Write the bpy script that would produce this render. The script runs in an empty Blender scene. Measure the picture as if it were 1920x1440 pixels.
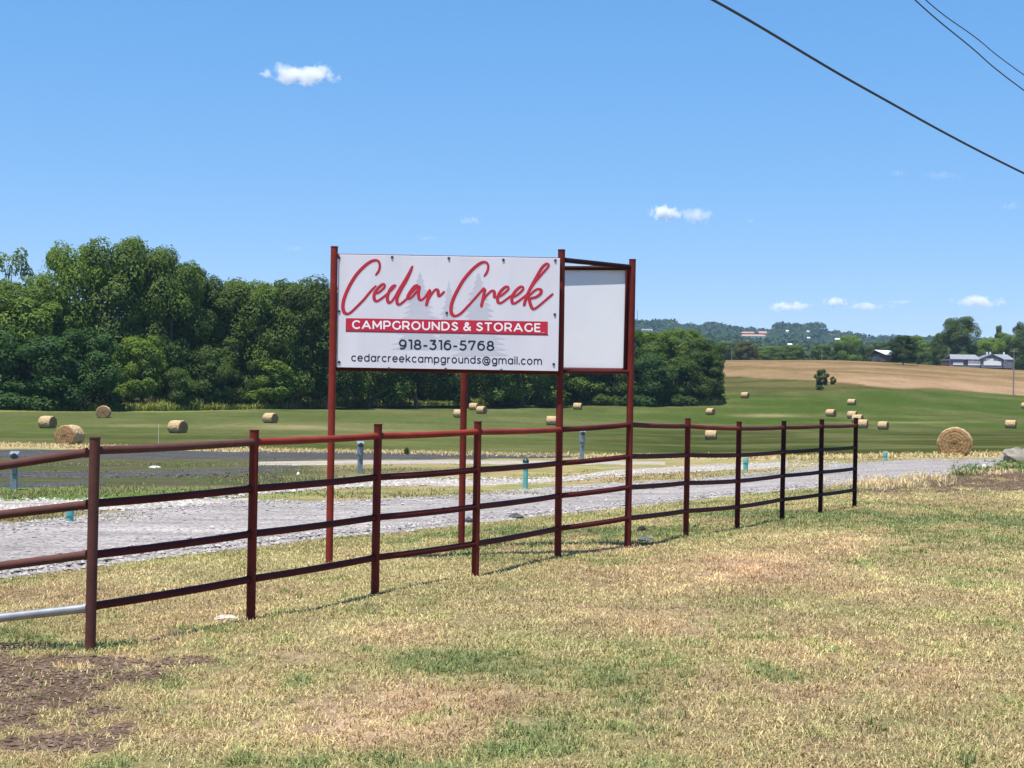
import bpy, math, random
import numpy as np
from mathutils import Vector, Matrix

# ------------------------------------------------------------------ camera, world, sun, exposure
scene = bpy.context.scene
scene.render.engine = 'CYCLES'
F = 2773.0            # focal length in photo pixels (1920 wide)
HY = 765.0            # horizon row at the middle of the photo
EYE = 1.6
ROLL = math.radians(1.0)
cam_d = bpy.data.cameras.new('camera')
cam = bpy.data.objects.new('camera', cam_d)
scene.collection.objects.link(cam)
cam_d.sensor_width = 36.0
cam_d.lens = 36.0 * F / 1920.0
cam_d.shift_y = (HY - 720.0) / 1920.0
cam_d.clip_start = 0.1
cam_d.clip_end = 60000.0
cam.matrix_world = Matrix.Translation((0, 0, EYE)) @ Matrix.Rotation(math.radians(90), 4, 'X') @ Matrix.Rotation(ROLL, 4, 'Z')
scene.camera = cam

SUN_ELEV = math.radians(74.0)
SHX, SHY = 0.56, 0.83                     # horizontal direction in which shadows fall
world = bpy.data.worlds.new('World')
scene.world = world
world.use_nodes = True
wn = world.node_tree
wn.nodes.clear()
wo = wn.nodes.new('ShaderNodeOutputWorld')
wb = wn.nodes.new('ShaderNodeBackground')
sky = wn.nodes.new('ShaderNodeTexSky')
sky.sky_type = 'NISHITA'
sky.sun_disc = False
sky.sun_elevation = SUN_ELEV
sky.sun_rotation = math.atan2(-SHX, -SHY)   # the sun stands opposite to the shadows
sky.altitude = 0
sky.air_density = 0.55
sky.dust_density = 0.0
sky.ozone_density = 8.0
wb.inputs['Strength'].default_value = 0.14
# camera-like rendering of the sky colour: per-channel gain and gamma
_sp = wn.nodes.new('ShaderNodeSeparateColor'); _cb = wn.nodes.new('ShaderNodeCombineColor')
wn.links.new(sky.outputs[0], _sp.inputs[0])
for _i, (_k, _p) in enumerate(((0.90, 1.0), (1.40, 0.58), (2.48, 0.33))):
    _pw = wn.nodes.new('ShaderNodeMath'); _pw.operation = 'POWER'; _pw.inputs[1].default_value = _p
    _ml = wn.nodes.new('ShaderNodeMath'); _ml.operation = 'MULTIPLY'; _ml.inputs[1].default_value = _k
    wn.links.new(_sp.outputs[_i], _pw.inputs[0]); wn.links.new(_pw.outputs[0], _ml.inputs[0]); wn.links.new(_ml.outputs[0], _cb.inputs[_i])
wn.links.new(_cb.outputs[0], wb.inputs['Color'])
wn.links.new(wb.outputs[0], wo.inputs['Surface'])

sun_d = bpy.data.lights.new('sun', 'SUN')
sun_d.energy = 4.9
sun_d.angle = math.radians(0.5)
sun_d.color = (1.0, 0.955, 0.88)
sun = bpy.data.objects.new('sun', sun_d)
scene.collection.objects.link(sun)
_hd = Vector((SHX, SHY, 0)).normalized()
_dir = Vector((_hd.x * math.cos(SUN_ELEV), _hd.y * math.cos(SUN_ELEV), -math.sin(SUN_ELEV)))
sun.rotation_euler = _dir.to_track_quat('-Z', 'Y').to_euler()
sun.location = (0, 0, 60)

scene.view_settings.view_transform = 'Standard'
scene.view_settings.look = 'None'
scene.view_settings.exposure = 0.7
scene.view_settings.gamma = 1.0
scene.view_settings.use_curve_mapping = False
cy = scene.cycles
cy.use_denoising = True
cy.max_bounces = 16
cy.diffuse_bounces = 3
cy.glossy_bounces = 2
cy.transmission_bounces = 3
cy.transparent_max_bounces = 8
cy.volume_bounces = 16
cy.sample_clamp_indirect = 6.0

# ------------------------------------------------------------------ helpers
rng = np.random.default_rng(7)
random.seed(7)
COL = scene.collection
cr, sr = math.cos(ROLL), math.sin(ROLL)

def uv(x, y):
    """photo pixel -> level pixel coordinates (u right, v down from the horizon)."""
    dx, dy = np.asarray(x, float) - 960.0, np.asarray(y, float) - HY
    return dx * cr + dy * sr, -dx * sr + dy * cr

def P(x, y, Z):
    u, v = uv(x, y)
    return np.array([u * Z / F, Z, EYE - v * Z / F])

def link(o):
    COL.objects.link(o)
    return o

def tag(o, label=None, cat=None, group=None, kind=None):
    if label: o['label'] = label
    if cat: o['category'] = cat
    if group: o['group'] = group
    if kind: o['kind'] = kind
    return o

def empty(name, loc, label, cat, group=None):
    o = link(bpy.data.objects.new(name, None))
    o.location = loc
    o.empty_display_size = 0.2
    return tag(o, label, cat, group)

def np_mesh(name, verts, faces, smooth=False, cols=None, attrs=None):
    """faces: list of int arrays (n,3) / (n,4)."""
    me = bpy.data.meshes.new(name)
    verts = np.asarray(verts, dtype=np.float32)
    if not isinstance(faces, list): faces = [faces]
    faces = [np.asarray(f, dtype=np.int32) for f in faces if len(f)]
    nl = sum(f.size for f in faces); nf = sum(len(f) for f in faces)
    me.vertices.add(len(verts)); me.loops.add(nl); me.polygons.add(nf)
    me.vertices.foreach_set('co', verts.ravel())
    me.loops.foreach_set('vertex_index', np.concatenate([f.ravel() for f in faces]))
    tot = np.concatenate([np.full(len(f), f.shape[1], np.int32) for f in faces])
    st = np.concatenate([[0], np.cumsum(tot)[:-1]]).astype(np.int32)
    me.polygons.foreach_set('loop_start', st)
    me.polygons.foreach_set('loop_total', tot)
    me.polygons.foreach_set('use_smooth', np.full(nf, smooth, dtype=bool))
    me.update(calc_edges=True)
    if cols is not None:
        a = me.color_attributes.new('Col', 'FLOAT_COLOR', 'POINT')
        c = np.ones((len(verts), 4), np.float32); c[:, :3] = cols
        a.data.foreach_set('color', c.ravel())
    for k, arr in (attrs or {}).items():
        a = me.attributes.new(k, 'FLOAT', 'POINT')
        a.data.foreach_set('value', np.asarray(arr, np.float32))
    me.validate()
    return me

def ob(name, me, mat=None, parent=None, loc=None):
    o = link(bpy.data.objects.new(name, me))
    if mat is not None and not me.materials: me.materials.append(mat)
    if parent is not None: o.parent = parent
    if loc is not None: o.location = loc
    return o

class MB:
    """collects simple shapes into one mesh"""
    def __init__(s): s.v, s.f, s.n = [], {}, 0
    def add(s, v, fs):
        for f in fs: s.f.setdefault(len(f), []).append([i + s.n for i in f])
        s.v.extend([tuple(map(float, p)) for p in v]); s.n = len(s.v)
    def box(s, c, d, bev=0.0, rz=0.0):
        cx, cy_, cz = c; hx, hy, hz = d[0] / 2, d[1] / 2, d[2] / 2
        ca, sa = math.cos(rz), math.sin(rz)
        if bev <= 0:
            vs = [(a * hx, b * hy, e * hz) for e in (-1, 1) for a, b in ((-1, -1), (1, -1), (1, 1), (-1, 1))]
            fs = [(3, 2, 1, 0), (4, 5, 6, 7), (0, 1, 5, 4), (1, 2, 6, 5), (2, 3, 7, 6), (3, 0, 4, 7)]
        else:
            b_ = bev; vs = []; fs = []
            rings = [(-hz, -b_), (-hz + b_, 0), (hz - b_, 0), (hz, -b_)]
            for z, ins in rings:
                X, Y = hx + ins, hy + ins
                k = b_
                vs += [(-X + k, -Y, z), (X - k, -Y, z), (X, -Y + k, z), (X, Y - k, z), (X - k, Y, z), (-X + k, Y, z), (-X, Y - k, z), (-X, -Y + k, z)]
            for r in range(3):
                for i in range(8):
                    j = (i + 1) % 8
                    fs.append((r * 8 + i, r * 8 + j, r * 8 + 8 + j, r * 8 + 8 + i))
            fs.append(tuple(range(7, -1, -1))); fs.append(tuple(range(24, 32)))
        s.add([(cx + x * ca - y * sa, cy_ + x * sa + y * ca, cz + z) for x, y, z in vs], fs)
    def tube(s, pts, r, seg=12, caps=True):
        pts = [Vector(p) for p in pts]; n = len(pts)
        rs = r if isinstance(r, (list, tuple)) else [r] * n
        vs, fs = [], []
        ref = Vector((0, 0, 1)) if abs((pts[-1] - pts[0]).normalized().z) < 0.9 else Vector((1, 0, 0))
        for i, p in enumerate(pts):
            t = (pts[min(i + 1, n - 1)] - pts[max(i - 1, 0)]).normalized()
            a = t.cross(ref).normalized(); b = a.cross(t).normalized()
            for k in range(seg):
                an = 2 * math.pi * k / seg
                vs.append(p + (a * math.cos(an) + b * math.sin(an)) * rs[i])
        for i in range(n - 1):
            for k in range(seg):
                k2 = (k + 1) % seg
                fs.append((i * seg + k, i * seg + k2, (i + 1) * seg + k2, (i + 1) * seg + k))
        if caps:
            fs.append(tuple(range(seg - 1, -1, -1))); fs.append(tuple(range((n - 1) * seg, n * seg)))
        s.add(vs, fs)
    def lathe(s, base, prof, seg=20):
        vs, fs = [], []
        for r, z in prof:
            for k in range(seg):
                an = 2 * math.pi * k / seg
                vs.append((base[0] + r * math.cos(an), base[1] + r * math.sin(an), base[2] + z))
        for i in range(len(prof) - 1):
            for k in range(seg):
                k2 = (k + 1) % seg
                fs.append((i * seg + k, i * seg + k2, (i + 1) * seg + k2, (i + 1) * seg + k))
        fs.append(tuple(range(seg - 1, -1, -1))); fs.append(tuple(range((len(prof) - 1) * seg, len(prof) * seg)))
        s.add(vs, fs)
    def mesh(s, name, smooth=True, angle=35):
        me = bpy.data.meshes.new(name)
        me.from_pydata(s.v, [], [f for L in s.f.values() for f in L])
        me.update()
        if smooth:
            me.polygons.foreach_set('use_smooth', np.ones(len(me.polygons), bool))
            me.set_sharp_from_angle(angle=math.radians(angle))
        return me
    def build(s, name, mat, parent=None, origin=None, **k):
        if origin is not None:
            s.v = [(a - origin[0], b - origin[1], c - origin[2]) for a, b, c in s.v]
        return ob(name, s.mesh(name, **k), mat, parent)

def hash2(i, j, seed):
    h = (i.astype(np.int64) * 374761393 + j.astype(np.int64) * 668265263 + seed * 1442695041) & 0x7fffffff
    h = (h ^ (h >> 13)) * 1274126177 & 0x7fffffff
    return ((h ^ (h >> 16)) & 0xffff) / 65535.0

def vnoise(x, y, seed=0):
    x = np.asarray(x, float); y = np.asarray(y, float)
    i, j = np.floor(x), np.floor(y)
    fx, fy = x - i, y - j
    fx, fy = fx * fx * (3 - 2 * fx), fy * fy * (3 - 2 * fy)
    a, b = hash2(i, j, seed), hash2(i + 1, j, seed)
    c, d = hash2(i, j + 1, seed), hash2(i + 1, j + 1, seed)
    return (a * (1 - fx) + b * fx) * (1 - fy) + (c * (1 - fx) + d * fx) * fy

def fbm(x, y, seed=0, oct_=4):
    s, a, t = 0.0, 0.5, 0.0
    for k in range(oct_):
        s = s + a * vnoise(x * 2 ** k, y * 2 ** k, seed + k); t += a; a *= 0.5
    return s / t

def sstep(a, b, x):
    t = np.clip((x - a) / (b - a), 0, 1)
    return t * t * (3 - 2 * t)

# ------------------------------------------------------------------ materials
def mat_new(name):
    m = bpy.data.materials.new(name); m.use_nodes = True
    nt = m.node_tree; b = nt.nodes['Principled BSDF']
    return m, nt, b

def N(nt, typ, **kw):
    n = nt.nodes.new(typ)
    for k, v in kw.items():
        if k in n.inputs: n.inputs[k].default_value = v
        else: setattr(n, k, v)
    return n

def noise_col(nt, c1, c2, scale, detail=6.0, rough=0.6, coord='Object', lo=0.35, hi=0.65, stretch=None):
    tc = N(nt, 'ShaderNodeTexCoord')
    src = tc.outputs[coord]
    if stretch:
        mp = N(nt, 'ShaderNodeMapping'); mp.inputs['Scale'].default_value = stretch
        nt.links.new(src, mp.inputs[0]); src = mp.outputs[0]
    nz = N(nt, 'ShaderNodeTexNoise', Scale=scale, Detail=detail, Roughness=rough)
    nt.links.new(src, nz.inputs['Vector'])
    rp = N(nt, 'ShaderNodeValToRGB')
    rp.color_ramp.elements[0].position = lo; rp.color_ramp.elements[1].position = hi
    rp.color_ramp.elements[0].color = (*c1, 1); rp.color_ramp.elements[1].color = (*c2, 1)
    nt.links.new(nz.outputs['Fac'], rp.inputs[0])
    return rp.outputs[0], nz.outputs['Fac'], src

def mat_simple(name, c1, c2=None, rough=0.6, scale=5.0, metallic=0.0, bump=0.0, stretch=None, spec=0.5):
    m, nt, b = mat_new(name)
    c2 = c2 or tuple(min(1, x * 1.25) for x in c1)
    col, fac, src = noise_col(nt, c1, c2, scale, stretch=stretch)
    nt.links.new(col, b.inputs['Base Color'])
    b.inputs['Roughness'].default_value = rough
    b.inputs['Metallic'].default_value = metallic
    b.inputs['Specular IOR Level'].default_value = spec
    if bump:
        bp = N(nt, 'ShaderNodeBump', Strength=bump, Distance=0.02)
        nt.links.new(fac, bp.inputs['Height']); nt.links.new(bp.outputs[0], b.inputs['Normal'])
    return m

def mat_paint(name, c1, c2, rust):
    """oxide pipe paint: blotchy coat, darker scuffs and a few rusty flecks"""
    m, nt, b = mat_new(name)
    col, fac, src = noise_col(nt, c1, c2, 3.0, detail=8)
    nz = N(nt, 'ShaderNodeTexNoise', Scale=38.0, Detail=5.0, Roughness=0.7)
    nt.links.new(src, nz.inputs['Vector'])
    rp = N(nt, 'ShaderNodeValToRGB')
    rp.color_ramp.elements[0].position = 0.58; rp.color_ramp.elements[1].position = 0.72
    nt.links.new(nz.outputs['Fac'], rp.inputs[0])
    mx = N(nt, 'ShaderNodeMix', data_type='RGBA')
    nt.links.new(rp.outputs[0], mx.inputs[0]); nt.links.new(col, mx.inputs[6]); mx.inputs[7].default_value = (*rust, 1)
    nt.links.new(mx.outputs[2], b.inputs['Base Color'])
    b.inputs['Roughness'].default_value = 0.55
    b.inputs['Specular IOR Level'].default_value = 0.10
    bp = N(nt, 'ShaderNodeBump', Strength=0.15, Distance=0.004)
    nt.links.new(nz.outputs['Fac'], bp.inputs['Height']); nt.links.new(bp.outputs[0], b.inputs['Normal'])
    return m

def mat_leaf(name, transl=0.3, objcol=True, var=0.35):
    m, nt, b = mat_new(name)
    out = nt.nodes['Material Output']
    at = N(nt, 'ShaderNodeAttribute', attribute_name='Col')
    col = at.outputs['Color']
    if objcol:
        oi = N(nt, 'ShaderNodeObjectInfo')
        mx = N(nt, 'ShaderNodeMix', data_type='RGBA', blend_type='MULTIPLY'); mx.inputs[0].default_value = 1.0
        nt.links.new(col, mx.inputs[6]); nt.links.new(oi.outputs['Color'], mx.inputs[7]); col = mx.outputs[2]
    nt.links.new(col, b.inputs['Base Color'])
    b.inputs['Roughness'].default_value = 0.6
    b.inputs['Specular IOR Level'].default_value = 0.25
    tr = N(nt, 'ShaderNodeBsdfTranslucent')
    hs = N(nt, 'ShaderNodeHueSaturation', Saturation=1.15, Value=1.2)
    nt.links.new(col, hs.inputs['Color']); nt.links.new(hs.outputs[0], tr.inputs['Color'])
    ms = N(nt, 'ShaderNodeMixShader'); ms.inputs[0].default_value = transl
    nt.links.new(b.outputs[0], ms.inputs[1]); nt.links.new(tr.outputs[0], ms.inputs[2])
    nt.links.new(ms.outputs[0], out.inputs['Surface'])
    return m

def mat_ground():
    m, nt, b = mat_new('ground_cover')
    at = N(nt, 'ShaderNodeAttribute', attribute_name='Col')
    tc = N(nt, 'ShaderNodeTexCoord')
    # three scales of mottling multiply the zone colour
    cur = at.outputs['Color']
    for sc, lo, hi, st in ((55.0, 0.5, 1.5, (1, 1, 1)), (9.0, 0.62, 1.35, (1, 1, 1)), (0.9, 0.78, 1.22, (1, 1, 1)), (0.12, 0.85, 1.15, (1.0, 0.35, 1))):
        mp = N(nt, 'ShaderNodeMapping'); mp.inputs['Scale'].default_value = st
        nt.links.new(tc.outputs['Object'], mp.inputs[0])
        nz = N(nt, 'ShaderNodeTexNoise', Scale=sc, Detail=7.0, Roughness=0.65)
        nt.links.new(mp.outputs[0], nz.inputs['Vector'])
        mr = N(nt, 'ShaderNodeMapRange'); mr.inputs[1].default_value = 0.3; mr.inputs[2].default_value = 0.7
        mr.inputs[3].default_value = lo; mr.inputs[4].default_value = hi
        nt.links.new(nz.outputs['Fac'], mr.inputs[0])
        mx = N(nt, 'ShaderNodeMix', data_type='RGBA', blend_type='MULTIPLY'); mx.inputs[0].default_value = 1.0
        nt.links.new(cur, mx.inputs[6]); nt.links.new(mr.outputs[0], mx.inputs[7]); cur = mx.outputs[2]
    nt.links.new(cur, b.inputs['Base Color'])
    b.inputs['Roughness'].default_value = 0.95
    b.inputs['Specular IOR Level'].default_value = 0.0
    nz = N(nt, 'ShaderNodeTexNoise', Scale=16.0, Detail=6.0, Roughness=0.7)
    nt.links.new(tc.outputs['Object'], nz.inputs['Vector'])
    bp = N(nt, 'ShaderNodeBump', Strength=0.7, Distance=0.03)
    nt.links.new(nz.outputs['Fac'], bp.inputs['Height']); nt.links.new(bp.outputs[0], b.inputs['Normal'])
    return m

def mat_gravel(name, dark, light, scale):
    m, nt, b = mat_new(name)
    tc = N(nt, 'ShaderNodeTexCoord')
    vo = N(nt, 'ShaderNodeTexVoronoi', Scale=scale)
    nt.links.new(tc.outputs['Object'], vo.inputs['Vector'])
    sep = N(nt, 'ShaderNodeSeparateColor')
    nt.links.new(vo.outputs['Color'], sep.inputs[0])
    rp = N(nt, 'ShaderNodeValToRGB')
    rp.color_ramp.elements[0].color = (*dark, 1); rp.color_ramp.elements[1].color = (*light, 1)
    rp.color_ramp.elements[0].position = 0.0; rp.color_ramp.elements[1].position = 0.9
    nt.links.new(sep.outputs[0], rp.inputs[0])
    nz = N(nt, 'ShaderNodeTexNoise', Scale=0.55, Detail=8.0, Roughness=0.7)
    nt.links.new(tc.outputs['Object'], nz.inputs['Vector'])
    mr = N(nt, 'ShaderNodeMapRange'); mr.inputs[1].default_value = 0.3; mr.inputs[2].default_value = 0.7
    mr.inputs[3].default_value = 0.72; mr.inputs[4].default_value = 1.18
    nt.links.new(nz.outputs['Fac'], mr.inputs[0])
    mx = N(nt, 'ShaderNodeMix', data_type='RGBA', blend_type='MULTIPLY'); mx.inputs[0].default_value = 1.0
    nt.links.new(rp.outputs[0], mx.inputs[6]); nt.links.new(mr.outputs[0], mx.inputs[7])
    # wheel tracks run along the road
    mp = N(nt, 'ShaderNodeMapping'); mp.inputs['Rotation'].default_value = (0, 0, math.radians(-53)); mp.inputs['Scale'].default_value = (0.12, 1.7, 1)
    nt.links.new(tc.outputs['Object'], mp.inputs[0])
    n2 = N(nt, 'ShaderNodeTexNoise', Scale=1.0, Detail=5.0, Roughness=0.6); nt.links.new(mp.outputs[0], n2.inputs['Vector'])
    m2 = N(nt, 'ShaderNodeMapRange'); m2.inputs[1].default_value = 0.3; m2.inputs[2].default_value = 0.7; m2.inputs[3].default_value = 0.76; m2.inputs[4].default_value = 1.2
    nt.links.new(n2.outputs['Fac'], m2.inputs[0])
    mx2 = N(nt, 'ShaderNodeMix', data_type='RGBA', blend_type='MULTIPLY'); mx2.inputs[0].default_value = 1.0
    nt.links.new(mx.outputs[2], mx2.inputs[6]); nt.links.new(m2.outputs[0], mx2.inputs[7])
    nt.links.new(mx2.outputs[2], b.inputs['Base Color'])
    b.inputs['Roughness'].default_value = 0.9
    b.inputs['Specular IOR Level'].default_value = 0.0
    bp = N(nt, 'ShaderNodeBump', Strength=0.6, Distance=0.012)
    nt.links.new(vo.outputs['Distance'], bp.inputs['Height']); bp.invert = True
    nt.links.new(bp.outputs[0], b.inputs['Normal'])
    return m

def mat_vcol(name, rough=0.9):
    m, nt, b = mat_new(name)
    at = N(nt, 'ShaderNodeAttribute', attribute_name='Col')
    nt.links.new(at.outputs['Color'], b.inputs['Base Color'])
    b.inputs['Roughness'].default_value = rough
    b.inputs['Specular IOR Level'].default_value = 0.2
    return m

M = {
    'ground': mat_ground(),
    'grass': mat_leaf('grass_blades', 0.25, objcol=False),
    'leaf': mat_leaf('tree_leaves', 0.38),
    'bark': mat_simple('bark', (0.10, 0.08, 0.06), (0.22, 0.18, 0.14), 0.9, 1.2, bump=0.5, stretch=(4, 4, 0.6)),
    'gravel': mat_gravel('road_gravel', (0.15, 0.135, 0.128), (0.355, 0.325, 0.31), 26.0),
    'gravel_light': mat_gravel('pale_gravel', (0.21, 0.18, 0.155), (0.43, 0.38, 0.335), 22.0),
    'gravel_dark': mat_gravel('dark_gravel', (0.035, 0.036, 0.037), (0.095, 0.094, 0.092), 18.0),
    'stones': mat_vcol('loose_stones'),
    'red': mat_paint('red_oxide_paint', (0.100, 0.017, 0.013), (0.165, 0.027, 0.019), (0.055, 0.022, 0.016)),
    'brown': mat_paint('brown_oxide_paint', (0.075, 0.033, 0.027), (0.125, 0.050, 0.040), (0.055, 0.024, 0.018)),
    'sunlit_red': mat_paint('sunlit_red_paint', (0.175, 0.026, 0.018), (0.25, 0.037, 0.025), (0.12, 0.03, 0.02)),  # brighter copy of the red, sunlight put into the colour
    'maroon': mat_paint('maroon_and_shade_paint', (0.060, 0.010, 0.012), (0.090, 0.015, 0.015), (0.03, 0.010, 0.010)),  # also carries the shade on the lower rails in its colour
    'blackred': mat_paint('dark_brown_and_shade_paint', (0.018, 0.007, 0.008), (0.032, 0.010, 0.010), (0.02, 0.008, 0.008)),
    'galv': mat_simple('bare_steel', (0.26, 0.26, 0.27), (0.42, 0.42, 0.43), 0.5, 6.0, metallic=0.8),
    'panel': mat_simple('white_sign_vinyl', (0.66, 0.63, 0.67), (0.73, 0.695, 0.735), 0.45, 1.1, bump=0.12, stretch=(2.2, 1, 0.8)),
    'panel_back': mat_simple('white_blank_sheet', (0.70, 0.71, 0.74), (0.76, 0.77, 0.80), 0.4, 0.9),
    's_red': mat_simple('sign_red', (0.50, 0.012, 0.035), (0.56, 0.016, 0.045), 0.5, 4.0),
    's_maroon': mat_simple('sign_maroon', (0.15, 0.010, 0.022), (0.20, 0.014, 0.03), 0.5, 4.0),
    's_pink': mat_simple('sign_pink_edge', (0.80, 0.50, 0.52), (0.84, 0.56, 0.58), 0.5, 4.0),
    's_navy': mat_simple('sign_navy', (0.010, 0.012, 0.035), (0.014, 0.017, 0.045), 0.5, 4.0),
    's_white': mat_simple('sign_white', (0.86, 0.82, 0.83), (0.9, 0.86, 0.87), 0.5, 4.0),
    's_grey': mat_simple('sign_grey', (0.52, 0.515, 0.565), (0.57, 0.565, 0.615), 0.45, 3.0),
    'bolt': mat_simple('dark_bolt', (0.06, 0.06, 0.075), (0.12, 0.12, 0.14), 0.4, 8.0, metallic=0.6),
    'ped': mat_simple('grey_enamel', (0.15, 0.19, 0.23), (0.20, 0.245, 0.285), 0.5, 6.0),
    'ped_dark': mat_simple('dark_enamel', (0.05, 0.075, 0.10), (0.08, 0.10, 0.13), 0.5, 6.0),
    'black': mat_simple('black_plastic', (0.012, 0.013, 0.015), (0.025, 0.025, 0.028), 0.5, 6.0),
    'teal': mat_simple('teal_pipe', (0.10, 0.36, 0.32), (0.15, 0.44, 0.39), 0.5, 5.0),
    'white': mat_simple('white_paint', (0.74, 0.74, 0.72), (0.82, 0.82, 0.8), 0.6, 1.0),
    'siding': mat_simple('grey_siding', (0.13, 0.135, 0.165), (0.17, 0.175, 0.205), 0.7, 0.5, stretch=(0.2, 0.2, 12)),
    'roof': mat_simple('grey_shingle', (0.17, 0.175, 0.20), (0.24, 0.245, 0.27), 0.85, 0.8),
    'tin': mat_simple('pale_tin_roof', (0.72, 0.72, 0.74), (0.82, 0.82, 0.83), 0.5, 0.7),
    'glass': mat_simple('dark_window_glass', (0.02, 0.024, 0.032), (0.04, 0.045, 0.055), 0.12, 0.6),
    'door': mat_simple('brown_door', (0.09, 0.045, 0.035), (0.13, 0.06, 0.05), 0.6, 1.0),
    'wood': mat_simple('grey_pole_wood', (0.16, 0.14, 0.12), (0.26, 0.23, 0.2), 0.9, 2.0, stretch=(6, 6, 0.4)),
    'cable': mat_simple('black_cable', (0.012, 0.016, 0.024), (0.02, 0.025, 0.034), 0.5, 2.0),
    'boards': mat_simple('weathered_boards', (0.045, 0.04, 0.04), (0.085, 0.075, 0.07), 0.9, 0.8),
    'brick': mat_simple('red_brick', (0.30, 0.17, 0.13), (0.40, 0.25, 0.19), 0.9, 0.3),
}

# ------------------------------------------------------------------ the lie of the land
# drop of the ground below the eye, by bearing (photo column on the horizon) and distance
KZ = [2.5, 10, 15, 20, 25, 33, 45, 60, 80, 107, 140, 170, 200, 225, 260, 300, 340, 400, 480, 560, 700, 950]
KU = [-960, -360, 40, 340, 640, 940]
KD = [
    [1.74, 1.755, 1.745, 1.81, 1.88, 2.00, 2.20, 2.50, 2.85, 3.24, 3.40, 3.25, 2.50, 1.65, 0.8, 0, -1.0, -3.0, -5.5, -8, -12, -13],
    [1.64, 1.67, 1.705, 1.78, 1.86, 1.98, 2.18, 2.48, 2.85, 3.24, 3.30, 3.10, 2.65, 2.10, 0.9, 0, -1.5, -4.0, -7.0, -10, -14, -15],
    [1.60, 1.60, 1.60, 1.68, 1.80, 1.95, 2.18, 2.48, 2.80, 3.05, 3.20, 3.20, 3.00, 2.60, 1.8, 0.3, -1.2, -4.5, -9.0, -13, -17, -18],
    [1.60, 1.58, 1.56, 1.59, 1.74, 1.92, 2.12, 2.42, 2.80, 3.20, 3.50, 3.60, 3.50, 3.10, 2.3, 0.9, -3.0, -7.0, -14.0, -20, -22.5, -20],
    [1.60, 1.60, 1.58, 1.56, 1.55, 1.62, 1.78, 1.98, 2.26, 2.60, 2.85, 3.00, 2.95, 2.70, 2.3, 0.6, -2.5, -8.8, -15.5, -21, -23.0, -20],
    [1.60, 1.60, 1.57, 1.54, 1.52, 1.50, 1.58, 1.72, 2.08, 2.30, 2.50, 2.60, 2.55, 2.40, 2.06, 0.5, -1.9, -5.6, -12.5, -18, -21.0, -19],
]
GZ = np.exp(np.linspace(math.log(2.5), math.log(950.0), 560))
GU = np.concatenate([np.linspace(-4200, -1000, 60, endpoint=False), np.linspace(-1000, 1000, 151), np.linspace(1000, 4200, 61)[1:]])
_lz = np.log(GZ)
_cols = []
for row in KD:
    d = np.interp(_lz, np.log(KZ), row)
    k = np.exp(-0.5 * (np.arange(-14, 15) / 6.0) ** 2); k /= k.sum()
    _cols.append(np.convolve(np.pad(d, 14, mode='edge'), k, mode='valid'))
_cols = np.array(_cols)
DROP = np.empty((len(GU), len(GZ)))
for j in range(len(GZ)):
    DROP[:, j] = np.interp(GU, KU, _cols[:, j])
_k = np.exp(-0.5 * (np.arange(-8, 9) / 4.0) ** 2); _k /= _k.sum()
DROP = np.apply_along_axis(lambda c: np.convolve(np.pad(c, 8, mode='edge'), _k, mode='valid'), 0, DROP)
_gx = GU[:, None] * GZ[None, :] / F
_gy = np.broadcast_to(GZ[None, :], _gx.shape)
# small unevenness of the turf and fields
DROP -= (fbm(_gx * 1.3, _gy * 1.3, 3) - 0.5) * 0.05 * sstep(60, 20, _gy) * sstep(2.5, 6, _gy)
DROP -= (fbm(_gx * 0.12, _gy * 0.05, 5) - 0.5) * 0.25 * sstep(40, 120, _gy)
# the soil bank by the road on the right
_bu, _bv = GU[:, None] + 0 * _gy, F * DROP / _gy
_bx, _by = 960 + _bu * cr - _bv * sr, HY + _bu * sr + _bv * cr
_bank = np.exp(-((_by - (905 - (_bx - 1640) * 0.06)) / 12.0) ** 2) * sstep(1600, 1760, _bx)
DROP -= 0.16 * _bank
VROW = F * DROP / GZ[None, :]

def ground_uv(u, v):
    """distance at which the level ray (u, v) meets the ground (vector)"""
    u = np.atleast_1d(np.asarray(u, float)); v = np.atleast_1d(np.asarray(v, float))
    fi = np.interp(u, GU, np.arange(len(GU)))
    i0 = np.clip(np.floor(fi).astype(int), 0, len(GU) - 2); t = fi - i0
    out = np.empty(len(u))
    for n in range(len(u)):
        col = VROW[i0[n]] * (1 - t[n]) + VROW[i0[n] + 1] * t[n]
        col = np.minimum.accumulate(col)
        out[n] = np.exp(np.interp(-v[n], -col, _lz))
    return out

def zat(X, Y):
    """height of the ground (vector)"""
    X = np.asarray(X, float); Y = np.asarray(Y, float)
    u = X * F / Y
    fi = np.clip(np.interp(u, GU, np.arange(len(GU))), 0, len(GU) - 1.001)
    fj = np.clip(np.interp(np.log(Y), _lz, np.arange(len(GZ))), 0, len(GZ) - 1.001)
    i, j = fi.astype(int), fj.astype(int); a, b = fi - i, fj - j
    d = (DROP[i, j] * (1 - a) + DROP[i + 1, j] * a) * (1 - b) + (DROP[i, j + 1] * (1 - a) + DROP[i + 1, j + 1] * a) * b
    return EYE - d

def G(x, y):
    """ground point seen at photo pixel"""
    u, v = uv(x, y)
    Z = ground_uv(u, v)
    X = np.atleast_1d(u) * Z / F
    z = zat(X, Z)
    return np.stack([X, Z, z], 1)

def G1(x, y): return G(x, y)[0]

# ------------------------------------------------------------------ ground sheet with its cover zones
def blobs(px, py, lst):
    s = np.zeros_like(px)
    for bx, by, rx, ry, w in lst:
        s += w * np.exp(-((px - bx) / rx) ** 2 - ((py - by) / ry) ** 2)
    return s

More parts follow.
